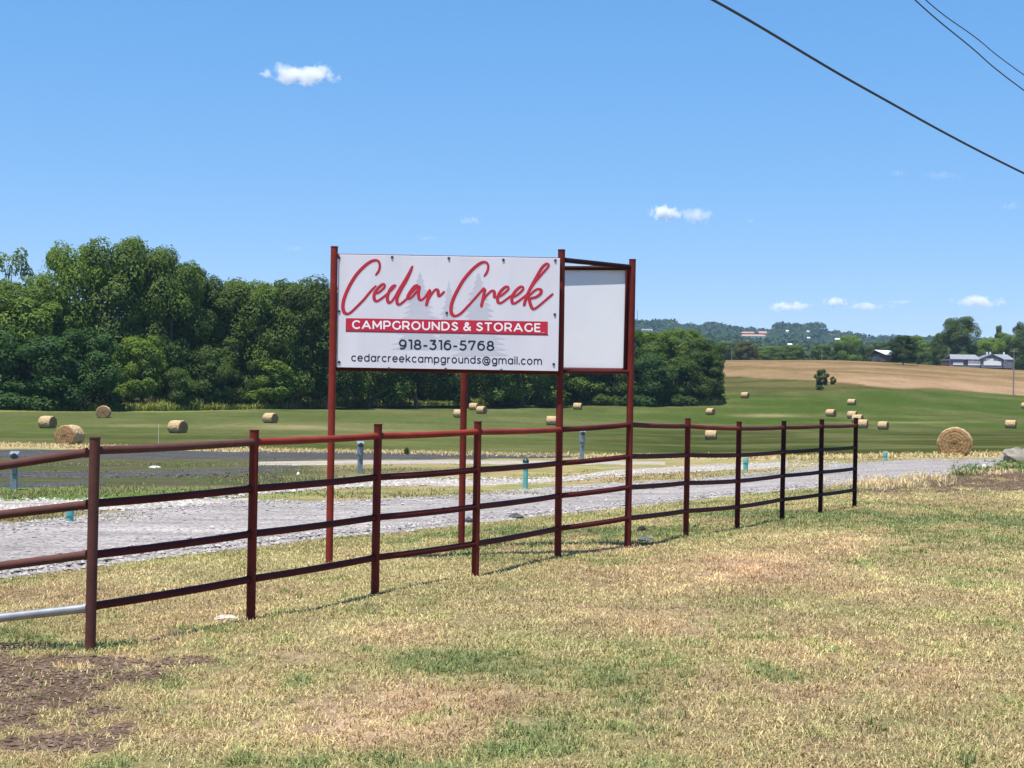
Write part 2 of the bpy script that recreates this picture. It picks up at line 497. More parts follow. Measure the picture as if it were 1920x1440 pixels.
DRY = [(800, 1310, 170, 40, 1), (640, 1375, 260, 36, .9), (1430, 1062, 170, 26, .9), (1580, 1015, 70, 16, .8), (740, 1190, 110, 26, .8),
       (420, 1300, 120, 30, .6), (1490, 1300, 150, 30, .6), (1200, 1150, 160, 22, .6), (1760, 1270, 120, 40, .45), (1680, 1120, 120, 16, .4),
       (250, 1240, 120, 14, .5), (560, 1230, 90, 24, .5), (1300, 1180, 120, 20, .4), (1860, 1040, 120, 14, .3)]
GREEN = [(1010, 1375, 75, 26, 1.2), (1180, 1330, 70, 36, 1.0), (870, 1245, 130, 18, .7), (1370, 1180, 90, 34, .8), (650, 1130, 60, 22, .8),
         (350, 1280, 70, 12, .8), (60, 1225, 90, 14, .9), (1810, 1425, 70, 24, 1.0), (1270, 1260, 80, 30, .5), (700, 1425, 60, 18, .7),
         (1480, 970, 130, 14, .7), (1300, 985, 100, 14, .6), (970, 1050, 90, 12, .5), (1700, 985, 260, 18, .45), (1850, 1090, 90, 26, .5),
         (230, 1210, 60, 8, .7), (1000, 1120, 120, 22, .4), (1420, 1130, 70, 20, .4), (560, 1130, 50, 30, .4)]
TRACK = [(1250 + 14 * k, 1112 - 3.9 * k, 22, 5, .55) for k in range(28)] + [(1560 + 7 * k, 1010 + 5.2 * k, 16, 6, .5) for k in range(18)] + [(1690 - 14 * k, 1102 + 2.4 * k, 24, 5, .4) for k in range(18)] + [(1500 + 16 * k, 1240 - 5 * k, 26, 7, .35) for k in range(26)]
SOIL = [(90, 1262, 240, 26, 1.7), (330, 1238, 115, 9, 1.0), (60, 1362, 190, 40, 1.7), (20, 1310, 90, 20, .7), (-200, 1300, 250, 70, 1.2),
        (1800, 905, 150, 10, 2.8), (1950, 899, 140, 14, 3.0), (1650, 921, 110, 4, 1.6)]

def cover(X, Y):
    """base colour of the ground cover by place"""
    u = X * F / Y; v = (EYE - zat(X, Y)) * F / Y
    px = 960 + u * cr - v * sr; py = HY + u * sr + v * cr
    n1 = fbm(X * 0.9, Y * 0.9, 11); n2 = fbm(X * 4, Y * 4, 21, 3); n3 = fbm(X * 0.05, Y * 0.03, 31)
    ns = fbm(X * 0.035 + Y * 0.02, Y * 0.11 - X * 0.012, 41, 5)
    c = np.empty(X.shape + (3,))
    def lay(col, a):
        a = np.clip(a, 0, 1)[..., None]
        c[...] = c * (1 - a) + np.array(col) * a
    # mown verge
    c[...] = (0.215, 0.155, 0.088)
    lay((0.19, 0.17, 0.078), sstep(0.4, 0.62, n1))
    lay((0.33, 0.23, 0.15), blobs(px, py, DRY) * (0.6 + n2))
    lay((0.17, 0.18, 0.075), blobs(px, py, GREEN) * (0.3 + .6 * n2))
    n4 = fbm(X * 2.3, Y * 1.1, 91, 4); soil = sstep(0.24, 0.52, blobs(px, py, SOIL) * np.clip(n4 * 2.4 - 0.40 + (n2 - .5) * 2.0, 0, 1.5))
    lay((0.115, 0.076, 0.054), soil)
    # camping ground between road and field
    camp = sstep(24, 30, Y) * sstep(6, -2, py - np.interp(px, [1180, 1300, 1450, 1600, 1700, 1790, 1850, 1900, 2300], [952, 938, 922, 908, 901, 886, 874, 866, 850]))
    lay((0.27, 0.21, 0.105), camp)
    lay((0.17, 0.18, 0.07), camp * sstep(0.45, 0.65, n1))
    lay((0.36, 0.24, 0.13), camp * blobs(px, py, [(1150, 893, 120, 7, 1), (20, 972, 90, 8, .9), (1420, 900, 120, 6, .5)]))
    lay((0.12, 0.17, 0.05), camp * blobs(px, py, [(300, 922, 260, 9, 1.2), (30, 930, 130, 9, 1), (960, 930, 100, 6, .7), (560, 900, 90, 7, .4)]))
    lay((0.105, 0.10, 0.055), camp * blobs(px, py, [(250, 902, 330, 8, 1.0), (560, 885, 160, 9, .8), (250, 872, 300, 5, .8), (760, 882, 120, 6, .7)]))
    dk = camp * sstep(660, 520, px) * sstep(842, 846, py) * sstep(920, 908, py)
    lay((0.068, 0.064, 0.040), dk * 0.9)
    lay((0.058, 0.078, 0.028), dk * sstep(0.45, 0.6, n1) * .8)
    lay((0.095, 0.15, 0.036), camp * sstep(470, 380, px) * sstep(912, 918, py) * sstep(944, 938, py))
    # hay field
    edge = 833 + 0.019 * px + (n3 - 0.5) * 4 + np.interp(px, [0, 400, 700, 1100, 1500, 1920], [0, 2, 1, 1, -4, -18])
    hay = sstep(edge + 1.0, edge - 1.5, py) * (Y > 40)
    lay((0.077, 0.090, 0.030), hay)
    lay((0.048, 0.071, 0.0145), hay * sstep(900, 1500, px) * sstep(812, 790, py))
    lay((0.035, 0.043, 0.012), hay * sstep(900, 1300, px) * sstep(798, 812, py) * 0.85)
    lay((0.052, 0.060, 0.020), hay * sstep(800, 500, px) * sstep(800, 822, py) * 0.7)
    lay((0.13, 0.12, 0.05), hay * sstep(0.53, 0.72, ns) * 0.4)
    lay((0.044, 0.078, 0.017), hay * sstep(0.47, 0.34, ns) * 0.25)
    lay((0.24, 0.20, 0.10), hay * blobs(px, py, [(560, 800, 160, 5, .7), (1440, 779, 60, 3, .8), (60, 767, 90, 4, .7), (250, 798, 60, 3, .5), (1690, 792, 140, 2, .5), (760, 812, 150, 6, .4)]))
    lay((0.105, 0.105, 0.042), hay * sstep(0.48, 0.72, fbm(X * 0.09, Y * 0.05, 57, 5)) * 0.55)
    lay((0.045, 0.068, 0.014), hay * sstep(0.5, 0.74, fbm(X * 0.07 + 9, Y * 0.06, 59, 5)) * 0.4)
    # straw windrow along the near edge of the field
    st = np.exp(-((py - edge - 1.5) / 3.2) ** 2) * (Y > 40)
    lay((0.44, 0.35, 0.185), st * (0.55 + 0.8 * n2))
    # rough grass under the trees
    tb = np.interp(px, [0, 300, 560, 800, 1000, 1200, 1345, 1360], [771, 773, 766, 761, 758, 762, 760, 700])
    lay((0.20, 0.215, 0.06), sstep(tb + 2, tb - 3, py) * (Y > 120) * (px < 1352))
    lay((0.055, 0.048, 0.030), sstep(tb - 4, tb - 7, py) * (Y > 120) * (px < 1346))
    # dry pasture beyond
    b0 = np.interp(px, [1340, 1500, 1650, 1920], [733, 737, 732, 741]) + (n3 - .5) * 8 + (fbm(X * .06, Y * .03, 73, 4) - .5) * 10
    rough = sstep(b0 + 2, b0 - 3, py) * (px > 1335) * (Y > 250)
    lay((0.090, 0.080, 0.030), rough)
    lay((0.058, 0.062, 0.020), rough * sstep(0.45, 0.6, ns))
    b1 = np.interp(px, [1340, 1480, 1600, 1750, 1920], [708, 712, 721, 729, 741]) + (n3 - .5) * 5 + (fbm(X * .06, Y * .03, 69, 4) - .5) * 16
    tan = sstep(b1 + 1.5, b1 - 1.5, py) * (px > 1335) * (Y > 250)
    lay((0.265, 0.172, 0.100), tan)
    lay((0.18, 0.125, 0.062), tan * sstep(0.45, 0.7, fbm(X * 0.05, Y * 0.05, 63, 5)) * .8)
    b2 = np.interp(px, [1340, 1480, 1600, 1750, 1920], [691, 697, 701, 707, 714]) + (n3 - .5) * 5 + (fbm(X * .06, Y * .03, 71, 4) - .5) * 14
    tan2 = sstep(b2 + 2, b2 - 2, py) * (px > 1335) * (Y > 250)
    lay((0.165, 0.108, 0.051), tan2)
    lay((0.122, 0.090, 0.040), tan2 * sstep(0.48, 0.72, fbm(X * 0.04, Y * 0.06, 67, 5)) * .8)
    lay((0.225, 0.150, 0.080), tan2 * sstep(0.5, 0.66, ns))
    return c, dict(px=px, py=py, soil=soil, n1=n1, n2=n2)

X_, Y_ = _gx, _gy
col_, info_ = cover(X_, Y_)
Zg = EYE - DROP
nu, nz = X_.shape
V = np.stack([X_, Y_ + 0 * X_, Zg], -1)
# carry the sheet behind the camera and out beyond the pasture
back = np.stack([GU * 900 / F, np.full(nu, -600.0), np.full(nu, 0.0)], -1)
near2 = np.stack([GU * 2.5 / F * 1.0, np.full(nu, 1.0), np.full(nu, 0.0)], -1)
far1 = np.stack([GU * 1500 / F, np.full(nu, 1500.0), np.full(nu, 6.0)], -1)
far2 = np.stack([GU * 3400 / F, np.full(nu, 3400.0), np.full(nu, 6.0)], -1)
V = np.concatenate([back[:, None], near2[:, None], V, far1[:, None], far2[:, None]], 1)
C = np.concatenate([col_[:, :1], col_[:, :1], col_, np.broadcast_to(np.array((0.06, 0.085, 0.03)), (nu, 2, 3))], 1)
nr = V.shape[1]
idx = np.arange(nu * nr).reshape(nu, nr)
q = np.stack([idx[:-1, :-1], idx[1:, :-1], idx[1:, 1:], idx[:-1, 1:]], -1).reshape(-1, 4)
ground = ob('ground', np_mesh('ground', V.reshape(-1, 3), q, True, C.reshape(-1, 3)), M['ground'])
tag(ground, kind='structure')

# ------------------------------------------------------------------ gravel road and pads: thin real sheets over the ground
def band(name, top, bot, mat, label=None, lift=0.03, nt_=14, step=5.0, rough=2.0, seed=0, taper=True):
    xs = np.arange(max(top[0][0], bot[0][0]), min(top[-1][0], bot[-1][0]) + 0.1, step)
    yt = np.interp(xs, [p[0] for p in top], [p[1] for p in top]) + (fbm(xs * 0.03, xs * 0 + 1, seed, 5) - 0.5) * 2 * rough
    yb = np.interp(xs, [p[0] for p in bot], [p[1] for p in bot]) + (fbm(xs * 0.03, xs * 0 + 9, seed + 5, 5) - 0.5) * 3 * rough
    vs = []
    for k in range(nt_):
        t = k / (nt_ - 1)
        g = G(xs, yb * (1 - t) + yt * t)
        edge = min(k, nt_ - 1 - k)
        g[:, 2] += -0.03 if edge == 0 else lift
        vs.append(g)
    vs = np.array(vs)
    if taper: vs[:, 0, 2] -= lift + 0.03; vs[:, -1, 2] -= lift + 0.03
    n = len(xs)
    ii = np.arange(nt_ * n).reshape(nt_, n)
    q = np.stack([ii[:-1, :-1], ii[:-1, 1:], ii[1:, 1:], ii[1:, :-1]], -1).reshape(-1, 4)
    o = ob(name, np_mesh(name, vs.reshape(-1, 3), q, True), mat)
    return tag(o, kind='structure')

ROAD_T = [(-420, 1010), (-150, 1000), (0, 984), (200, 962), (330, 948), (480, 938), (620, 941), (820, 931), (1000, 917), (1150, 906), (1300, 899), (1450, 884), (1600, 868), (1720, 862), (1800, 862), (1900, 861)]
ROAD_B = [(-420, 1160), (-150, 1112), (0, 1086), (180, 1062), (330, 1042), (480, 1026), (620, 1008), (760, 997), (900, 980), (1050, 965), (1180, 952), (1300, 938), (1450, 922), (1600, 908), (1700, 901), (1790, 886), (1850, 874), (1900, 866)]
band('gravel_road', ROAD_T, ROAD_B, M['gravel'], nt_=22, rough=3.0, seed=3)
band('gravel_pad', [(-300, 957), (0, 941), (200, 938), (330, 938), (480, 936)], [(-300, 975), (0, 962), (150, 958), (330, 954), (480, 944)], M['gravel_light'], seed=13, rough=1.5)
band('gravel_pad', [(480, 918), (640, 902), (760, 897), (900, 902), (1040, 898), (1150, 882), (1290, 874), (1480, 866)], [(480, 928), (640, 916), (760, 911), (900, 911), (1040, 905), (1150, 891), (1290, 886), (1480, 876)], M['gravel_light'], seed=17, rough=1.6)
band('gravel_pad', [(470, 866), (640, 864), (800, 863), (1000, 864), (1250, 866)], [(470, 874), (640, 871.5), (800, 870), (1000, 870), (1250, 872)], M['gravel_light'], seed=23, rough=1.0, nt_=8)
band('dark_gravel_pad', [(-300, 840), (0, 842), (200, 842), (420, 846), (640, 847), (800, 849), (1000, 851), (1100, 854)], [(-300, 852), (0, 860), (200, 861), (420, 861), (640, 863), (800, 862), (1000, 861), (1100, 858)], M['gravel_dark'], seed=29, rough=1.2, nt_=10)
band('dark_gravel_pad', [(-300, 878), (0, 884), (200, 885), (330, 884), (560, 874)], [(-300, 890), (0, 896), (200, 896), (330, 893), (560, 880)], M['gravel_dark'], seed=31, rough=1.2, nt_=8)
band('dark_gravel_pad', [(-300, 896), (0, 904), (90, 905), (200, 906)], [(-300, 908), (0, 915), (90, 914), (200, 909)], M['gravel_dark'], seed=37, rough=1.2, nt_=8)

# loose stones along the road edges and on the pads
def stones(n_, sampler, smin, smax, c1, c2, name, label, seed):
    r = np.random.default_rng(seed)
    pts = sampler(n_, r)
    n_ = len(pts)
    base = np.array([(1, 0, 0), (-1, 0, 0), (0, 1, 0), (0, -1, 0), (0, 0, 1), (0, 0, -1)], float)
    tri = np.array([(0, 2, 4), (2, 1, 4), (1, 3, 4), (3, 0, 4), (2, 0, 5), (1, 2, 5), (3, 1, 5), (0, 3, 5)])
    s = smin + (smax - smin) * r.random(n_) ** 2.2
    off = base[None] * (0.7 + 0.6 * r.random((n_, 6, 1))) + (r.random((n_, 6, 3)) - .5) * 0.5
    a = r.random(n_) * 6.28
    ca, sa = np.cos(a)[:, None], np.sin(a)[:, None]
    ox = off[..., 0] * ca - off[..., 1] * sa; oy = off[..., 0] * sa + off[..., 1] * ca
    off = np.stack([ox, oy, off[..., 2] * 0.65], -1) * s[:, None, None] * 0.5
    v = pts[:, None] + off; v[..., 2] += s[:, None] * 0.12
    f = (np.arange(n_) * 6)[:, None, None] + tri[None]
    t = r.random((n_, 1))
    c = np.array(c1) * (1 - t) + np.array(c2) * t
    o = ob(name, np_mesh(name, v.reshape(-1, 3), f.reshape(-1, 3), False, np.repeat(c, 6, 0)), M['stones'])
    return tag(o, label, kind='stuff')

def road_sampler(n, r):
    x = r.random(n) * 2350 - 420
    yt = np.interp(x, [p[0] for p in ROAD_T], [p[1] for p in ROAD_T]); yb = np.interp(x, [p[0] for p in ROAD_B], [p[1] for p in ROAD_B])
    t = r.random(n)
    e = r.random(n)
    t = np.where(e < 0.50, 0.0 + (np.abs(r.normal(0, 0.085, n))), np.where(e < 0.92, 1.0 - np.abs(r.normal(0, 0.10, n)), t))
    t = np.clip(t + r.normal(0, .02, n), -0.08, 1.08)
    g = G(x, yb * (1 - t) + yt * t); g[:, 2] += 0.03 * (np.abs(t - .5) < .46)
    return g
stones(13000, road_sampler, 0.018, 0.085, (0.20, 0.18, 0.17), (0.44, 0.405, 0.38), 'loose_gravel', 'loose pale stones strewn over the gravel road and its edges', 5)

def pad_sampler(n, r):
    x = r.random(n) * 1900 - 320
    yt = np.interp(x, [-300, 0, 330, 480, 640, 760, 1040, 1290, 1480], [957, 940, 938, 918, 902, 897, 898, 874, 866])
    yb = np.interp(x, [-300, 0, 330, 480, 640, 760, 1040, 1290, 1480], [975, 962, 954, 928, 916, 911, 905, 886, 876])
    t = r.random(n) * 1.2 - .1
    g = G(x, yb * (1 - t) + yt * t); g[:, 2] += 0.02
    return g
stones(5000, pad_sampler, 0.03, 0.11, (0.22, 0.21, 0.2), (0.60, 0.57, 0.54), 'pad_gravel', 'loose pale stones on the narrow gravel pads behind the road', 6)

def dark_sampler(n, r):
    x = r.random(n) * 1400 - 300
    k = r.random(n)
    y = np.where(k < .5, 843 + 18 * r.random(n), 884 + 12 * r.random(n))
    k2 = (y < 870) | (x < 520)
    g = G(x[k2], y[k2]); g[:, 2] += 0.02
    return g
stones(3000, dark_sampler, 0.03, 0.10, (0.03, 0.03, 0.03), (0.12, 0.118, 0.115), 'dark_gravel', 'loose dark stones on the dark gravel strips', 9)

def clod_sampler(n, r):
    pts = []
    X = np.concatenate([r.random(n) * 2.6 - 4.0, 7.5 + r.random(n) * 7]); Y = np.concatenate([6.2 + r.random(n) * 4.6, 28 + r.random(n) * 9])
    c, i = cover(X, Y)
    k = i['soil'] > r.random(len(X)) * 0.8 + 0.1
    X, Y = X[k], Y[k]
    return np.stack([X, Y, zat(X, Y)], 1)
stones(15000, clod_sampler, 0.006, 0.045, (0.088, 0.058, 0.041), (0.21, 0.145, 0.103), 'soil_clods', 'dark brown clods of broken soil on the bare patches', 8)

# ------------------------------------------------------------------ grass
def blades(X, Y, col, h, w, name, label, seed, lie=(0.2, 1.25), curl=0.7, mat='grass'):
    r = np.random.default_rng(seed)
    n = len(X)
    z0 = zat(X, Y) - 0.004
    az = r.random(n) * 2 * np.pi
    th = lie[0] + (lie[1] - lie[0]) * r.random(n)          # angle from the vertical
    d = np.stack([np.cos(az), np.sin(az)], 1)
    side = np.stack([-np.sin(az + r.normal(0, .5, n)), np.cos(az)], 1)
    b = np.stack([X, Y, z0], 1)
    L = h
    m = b.copy(); m[:, :2] += d * (np.sin(th * 0.7) * L * 0.55)[:, None]; m[:, 2] += np.cos(th * 0.7) * L * 0.55
    th2 = th + curl * r.random(n)
    t = m.copy(); t[:, :2] += d * (np.sin(th2) * L * 0.5)[:, None]; t[:, 2] += np.cos(th2) * L * 0.5
    sw = np.concatenate([side, np.zeros((n, 1))], 1) * (w * 0.5)[:, None]
    v = np.stack([b - sw, b + sw, m + sw * 0.8, m - sw * 0.8, t], 1)
    i = np.arange(n) * 5
    q = np.stack([i, i + 1, i + 2, i + 3], 1); tr = np.stack([i + 3, i + 2, i + 4], 1)
    c = np.repeat(col, 5, 0)
    o = ob(name, np_mesh(name, v.reshape(-1, 3), [q, tr], False, c), M[mat])
    return tag(o, label, kind='stuff')

def mixc(a, b, t): return np.array(a)[None] * (1 - t[:, None]) + np.array(b)[None] * t[:, None]

def verge():
    r = np.random.default_rng(17)
    n = 1000000
    Z = (5.4 ** 0.75 + r.random(n) * (36.0 ** 0.75 - 5.4 ** 0.75)) ** (1 / 0.75)
    u = r.random(n) * 2500 - 1250
    X = u * Z / F
    c, i = cover(X, Z)
    px, py = i['px'], i['py']
    near = np.interp(px, [p[0] for p in ROAD_B], [p[1] for p in ROAD_B]) + 1 + 5 * (fbm(px * .02, px * 0 + 4, 77) - .5)
    near = np.where(px > 1890, 872, near)
    soil = i['soil']
    clump = fbm(X * 7, Z * 7, 51, 3)
    keep = (py > near) & (r.random(n) > np.minimum(soil, .97) * (0.8 + .2 * sstep(.3, .6, fbm(X * 5, Z * 5, 99, 3)))) & (r.random(n) < np.clip((clump - 0.16) * 2.6, 0.10, 1))
    X, Z, px, py, clump = X[keep], Z[keep], px[keep], py[keep], clump[keep]
    n = len(X)
    big = fbm(X * .55, Z * .45, 61); mid = fbm(X * 3.2, Z * 2.6, 71, 4)
    g = np.clip(0.30 + (big - .5) * 2.1 + (mid - .5) * 2.1 + 0.42 * blobs(px, py, GREEN) - 0.85 * blobs(px, py, DRY) + r.normal(0, .16, n), 0, 1)
    g = np.where(py < near[keep] + 18, np.maximum(g, .45), g)
    straw = mixc((0.56, 0.45, 0.215), (0.66, 0.56, 0.285), r.random(n))
    pink = mixc((0.46, 0.305, 0.165), (0.58, 0.405, 0.225), r.random(n))
    dryc = np.where((r.random(n) < np.clip(0.14 + (fbm(X * .8 + 4, Z * .6, 97) - .42) * 1.7, 0.02, .7) + 0.55 * np.clip(blobs(px, py, DRY), 0, 1))[:, None], pink, straw)
    yel = mixc((0.40, 0.36, 0.148), (0.50, 0.44, 0.19), r.random(n))
    grn = mixc((0.135, 0.175, 0.062), (0.24, 0.275, 0.10), r.random(n))
    t1 = sstep(0.15, 0.5, g)[:, None]; t2 = sstep(0.55, 0.95, g)[:, None]
    col = dryc * (1 - t1) + yel * t1
    col = col * (1 - t2) + grn * t2
    trk = np.clip(blobs(px, py, TRACK), 0, 1.2) * (0.5 + mid)
    streak = fbm(X * 1.1 - Z * .8, X * .25 + Z * .35, 83, 4)
    col *= ((0.48 + 0.80 * r.random(n)) * (0.62 + 0.78 * mid) * (0.70 + 0.60 * streak) * (1 + 0.38 * trk))[:, None]
    h = (0.020 + 0.034 * r.random(n) ** 1.7) * (1 + 0.4 * t2[:, 0]) * (0.7 + 0.7 * clump)
    w = (0.0026 + 0.00040 * Z) * (0.7 + 0.7 * r.random(n))
    blades(X, Z, col, h, w, 'verge_grass', 'short patchy mown grass, straw dry and green, in front of the fence', 19, (0.35, 1.5), 0.9)
verge()

def patch(n, boxes, h, w, cols, name, label, seed, lie=(0.05, 0.7)):
    """denser, taller growth at given places: boxes = (x, y, rx, ry) in the photo, laid on the ground"""
    r = np.random.default_rng(seed)
    xs, ys = [], []
    wts = np.array([b[2] * b[3] if len(b) < 5 else b[4] for b in boxes], float); wts /= wts.sum()
    for b, k in zip(boxes, wts):
        m = max(6, int(n * k))
        cx = r.normal(0, 0.55, (max(3, m // 18), 2))
        pick = cx[r.integers(0, len(cx), m)] + r.normal(0, 0.10, (m, 2))
        xs.append(b[0] + pick[:, 0] * b[2]); ys.append(b[1] + pick[:, 1] * b[3])
    g = G(np.concatenate(xs), np.concatenate(ys))
    m = len(g)
    col = mixc(cols[0], cols[1], r.random(m)) * (0.75 + 0.45 * r.random(m))[:, None]
    hh = h[0] + (h[1] - h[0]) * r.random(m) ** 1.4
    ww = (w + 0.0003 * g[:, 1]) * (0.7 + 0.7 * r.random(m))
    return blades(g[:, 0], g[:, 1], col, hh, ww, name, label, seed + 1, lie)

patch(1500, [(1010, 1385, 70, 22), (1190, 1335, 60, 34), (1370, 1190, 60, 24), (1815, 1428, 60, 20), (660, 1120, 40, 16), (330, 1282, 50, 10), (60, 1224, 100, 9),
             (720, 1425, 60, 14), (1490, 968, 90, 8), (220, 1206, 50, 7), (990, 1040, 60, 9), (860, 1250, 90, 14), (1600, 955, 50, 5), (1380, 986, 60, 6), (540, 1120, 30, 20), (1640, 1360, 50, 12), (1270, 1255, 50, 20)],
      (0.02, 0.07), 0.004, ((0.14, 0.18, 0.068), (0.30, 0.32, 0.125)), 'green_grass_tufts', 'darker green tufts standing out of the dry verge', 131)
patch(3000, [(1675, 908, 70, 8), (1645, 913, 50, 5), (1730, 899, 50, 3, 200), (1830, 888, 80, 2, 120)], (0.05, 0.20), 0.008,
      ((0.66, 0.50, 0.27), (0.78, 0.62, 0.36)), 'straw_tufts', 'pale dry straw beside the soil bank right of the fence', 141)
patch(2200, [(1825, 882, 34, 9), (1895, 870, 40, 8), (1940, 876, 40, 9), (1800, 889, 20, 5)], (0.05, 0.17), 0.012, ((0.09, 0.15, 0.04), (0.18, 0.25, 0.07)),
      'green_weeds', 'bright green weeds by the end of the gravel road', 151)
patch(15000, [(300, 922, 330, 9), (30, 928, 160, 8), (560, 900, 160, 10), (780, 930, 200, 6), (960, 928, 130, 6), (1180, 893, 200, 9), (1430, 890, 170, 8), (100, 972, 200, 7), (700, 880, 200, 6), (250, 872, 330, 4), (1550, 862, 200, 5)],
      (0.03, 0.10), 0.012, ((0.17, 0.19, 0.065), (0.36, 0.30, 0.14)), 'camp_grass', 'rough grass between the gravel pads of the camping ground', 161)

# ------------------------------------------------------------------ fence and sign posts (photo pixel of foot and top, pixels per metre)
POSTS = [  # x_top, y_top, x_base, y_base, scale, paint
    (178, 821, 169, 1216, 272, 'brown'), (477, 807, 470, 1155, 239, 'red'), (709, 796, 703, 1107, 212, 'red'), (896, 791, 891, 1076, 195, 'red'),
    None, None,
    (1290, 785, 1286, 1001, 148, 'red'), (1386, 791, 1382, 990, 136.5, 'maroon'), (1470, 790, 1466, 973, 125.5, 'blackred'), (1541, 787, 1538, 962, 119, 'blackred'), (1605, 784, 1602, 951, 112, 'blackred')]
SB = dict(x=(1053, 1046), y=(469, 1041), s=172.5)
SC = dict(x=(1186, 1177), y=(487, 1014), s=163.0)
SA = dict(x=(627, 617), y=(463, 1069), s=174.0)
SD = dict(x=(872, 865), y=(500, 1016), s=160.0)

def spost(d): 
    Z = F / d['s']
    t = P(d['x'][0], d['y'][0], Z); b = P(d['x'][1], d['y'][1], Z)
    return np.array([b[0], Z, b[2]]), np.array([t[0], Z, t[2]])

RAILH = (1.365, 1.00, 0.645, 0.29)
root = empty('pipe_fence', P(169, 1216, F / 272), 'long red-brown steel pipe fence with four rails along the mown verge', 'fence')
RO = np.array(root.location)
fence_pts = []
for p in POSTS:
    if p is None: fence_pts.append(None); continue
    xt, yt, xb, yb, s, m = p
    Z = F / s
    b = P(xb, yb, Z); t = P(xt, yt, Z)
    fence_pts.append((b, t))
    mb = MB()
    r = 0.0365
    top = np.array([t[0], Z, t[2]])
    mb.tube([b - np.array([0, 0, 0.25]), b + (top - b) * 0.5, top], r, 20)
    mb.tube([top - np.array([0, 0, 0.004]), top + np.array([0, 0, 0.006])], r + 0.003, 20)
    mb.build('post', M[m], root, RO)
B0, B1 = spost(SB); C0, C1 = spost(SC)
fence_pts[4] = (B0, B1); fence_pts[5] = (C0, C1)
seg_paint = {0: ('brown', 'maroon'), 1: ('sunlit_red', 'maroon'), 2: ('sunlit_red', 'maroon'), 3: ('sunlit_red', 'maroon'), 4: ('maroon', 'maroon'), 5: ('maroon', 'maroon'), 6: ('red', 'maroon'), 7: ('maroon', 'maroon'), 8: ('maroon', 'blackred'), 9: ('maroon', 'blackred')}  # brighter top rails, darker lower ones: sun and shade put into the paint
for k in range(len(fence_pts) - 1):
    (b0, t0), (b1, t1) = fence_pts[k], fence_pts[k + 1]
    for i, h in enumerate(RAILH):
        def at(b, idx):
            hh = h
            if idx == 5: hh = h - 0.03
            return np.array([b[0], b[1], b[2] + hh])
        a, c = at(b0, k), at(b1, k + 1)
        d = (c - a) / np.linalg.norm(c - a)
        a2, c2 = a + d * 0.030, c - d * 0.030
        mid = (a2 + c2) / 2 + np.array([0, 0, -0.006])
        mb = MB(); mb.tube([a2, (a2 + mid) / 2 + np.array([0, 0, -.002]), mid, (c2 + mid) / 2 + np.array([0, 0, -.002]), c2], 0.0295, 16)
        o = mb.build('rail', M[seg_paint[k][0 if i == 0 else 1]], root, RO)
        # weld collars
        mb = MB()
        mb.tube([c2 - d * 0.012, c2 + d * 0.004], 0.034, 14)
        mb.build('weld', M[seg_paint[k][0 if i == 0 else 1]], root, RO)
        mb = MB(); mb.tube([a2 - d * 0.004, a2 + d * 0.012], 0.034, 14)
        mb.build('weld', M[seg_paint[k][0 if i == 0 else 1]], root, RO)
# left run turns off at the corner post
Zc = F / 272.0
yl = {0: (848, 873), 1: (946, 966), 2: (1040, 1063), 3: (1140, 1161)}
for i in range(4):
    a = P(166, yl[i][0], Zc); c = P(0, yl[i][1] + 0.0, Zc)
    c = a + (c - a) * 2.6
    c[1] += 0.25
    d = (a - c) / np.linalg.norm(a - c)
    mb = MB(); mb.tube([c, (a + c) / 2, a - d * 0.012], 0.031, 16)
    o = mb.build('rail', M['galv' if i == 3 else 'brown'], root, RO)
    if i == 3: o['label'] = 'bare silver bottom rail left of the corner post'
    mb = MB(); mb.tube([a - d * 0.03, a - d * 0.008], 0.036, 14); mb.build('weld', M['galv' if i == 3 else 'brown'], root, RO)
cL = P(-255, 1265, Zc); cL[1] += 0.25
mb = MB(); mb.tube([cL - np.array([0, 0, .3]), cL + np.array([0.02, 0, 1.5])], 0.0365, 20); mb.build('post', M['brown'], root, RO)

# ------------------------------------------------------------------ the sign on its post frame
A0, A1 = spost(SA); D0, D1 = spost(SD)
D1[2] = C1[2] - 0.02; D1[0] = D0[0] + (C1[0] - C0[0])
sroot = empty('sign_structure', B0, 'large white campground sign with red script lettering on a red pipe frame', 'sign')
SO = np.array(sroot.location)
for (b, t), m in (((A0, A1), 'sunlit_red'), ((B0, B1), 'red'), ((C0, C1), 'red'), ((D0, D1), 'red')):  # left post in the brighter red, sunlight put into its colour
    mb = MB(); tt = t.copy(); tt[0] = b[0] + (t[0] - b[0]) * 1.0
    mb.tube([b - np.array([0, 0, 0.3]), tt], 0.039, 20)
    mb.tube([tt - np.array([0, 0, 0.003]), tt + np.array([0, 0, 0.006])], 0.042, 20)
    mb.build('post', M[m], sroot, SO)

PZ = F / 173.3        # plane of the lettered panel
def onp(x, y, off=0.0):
    u, v = uv(x, y)
    return (u * PZ / F, PZ - 0.05 - off, EYE - v * PZ / F)
pl, pr = onp(633.5, 585)[0], onp(1048, 590)[0]
zt, zb = onp(840, 481.5)[2], onp(840, 692.5)[2]
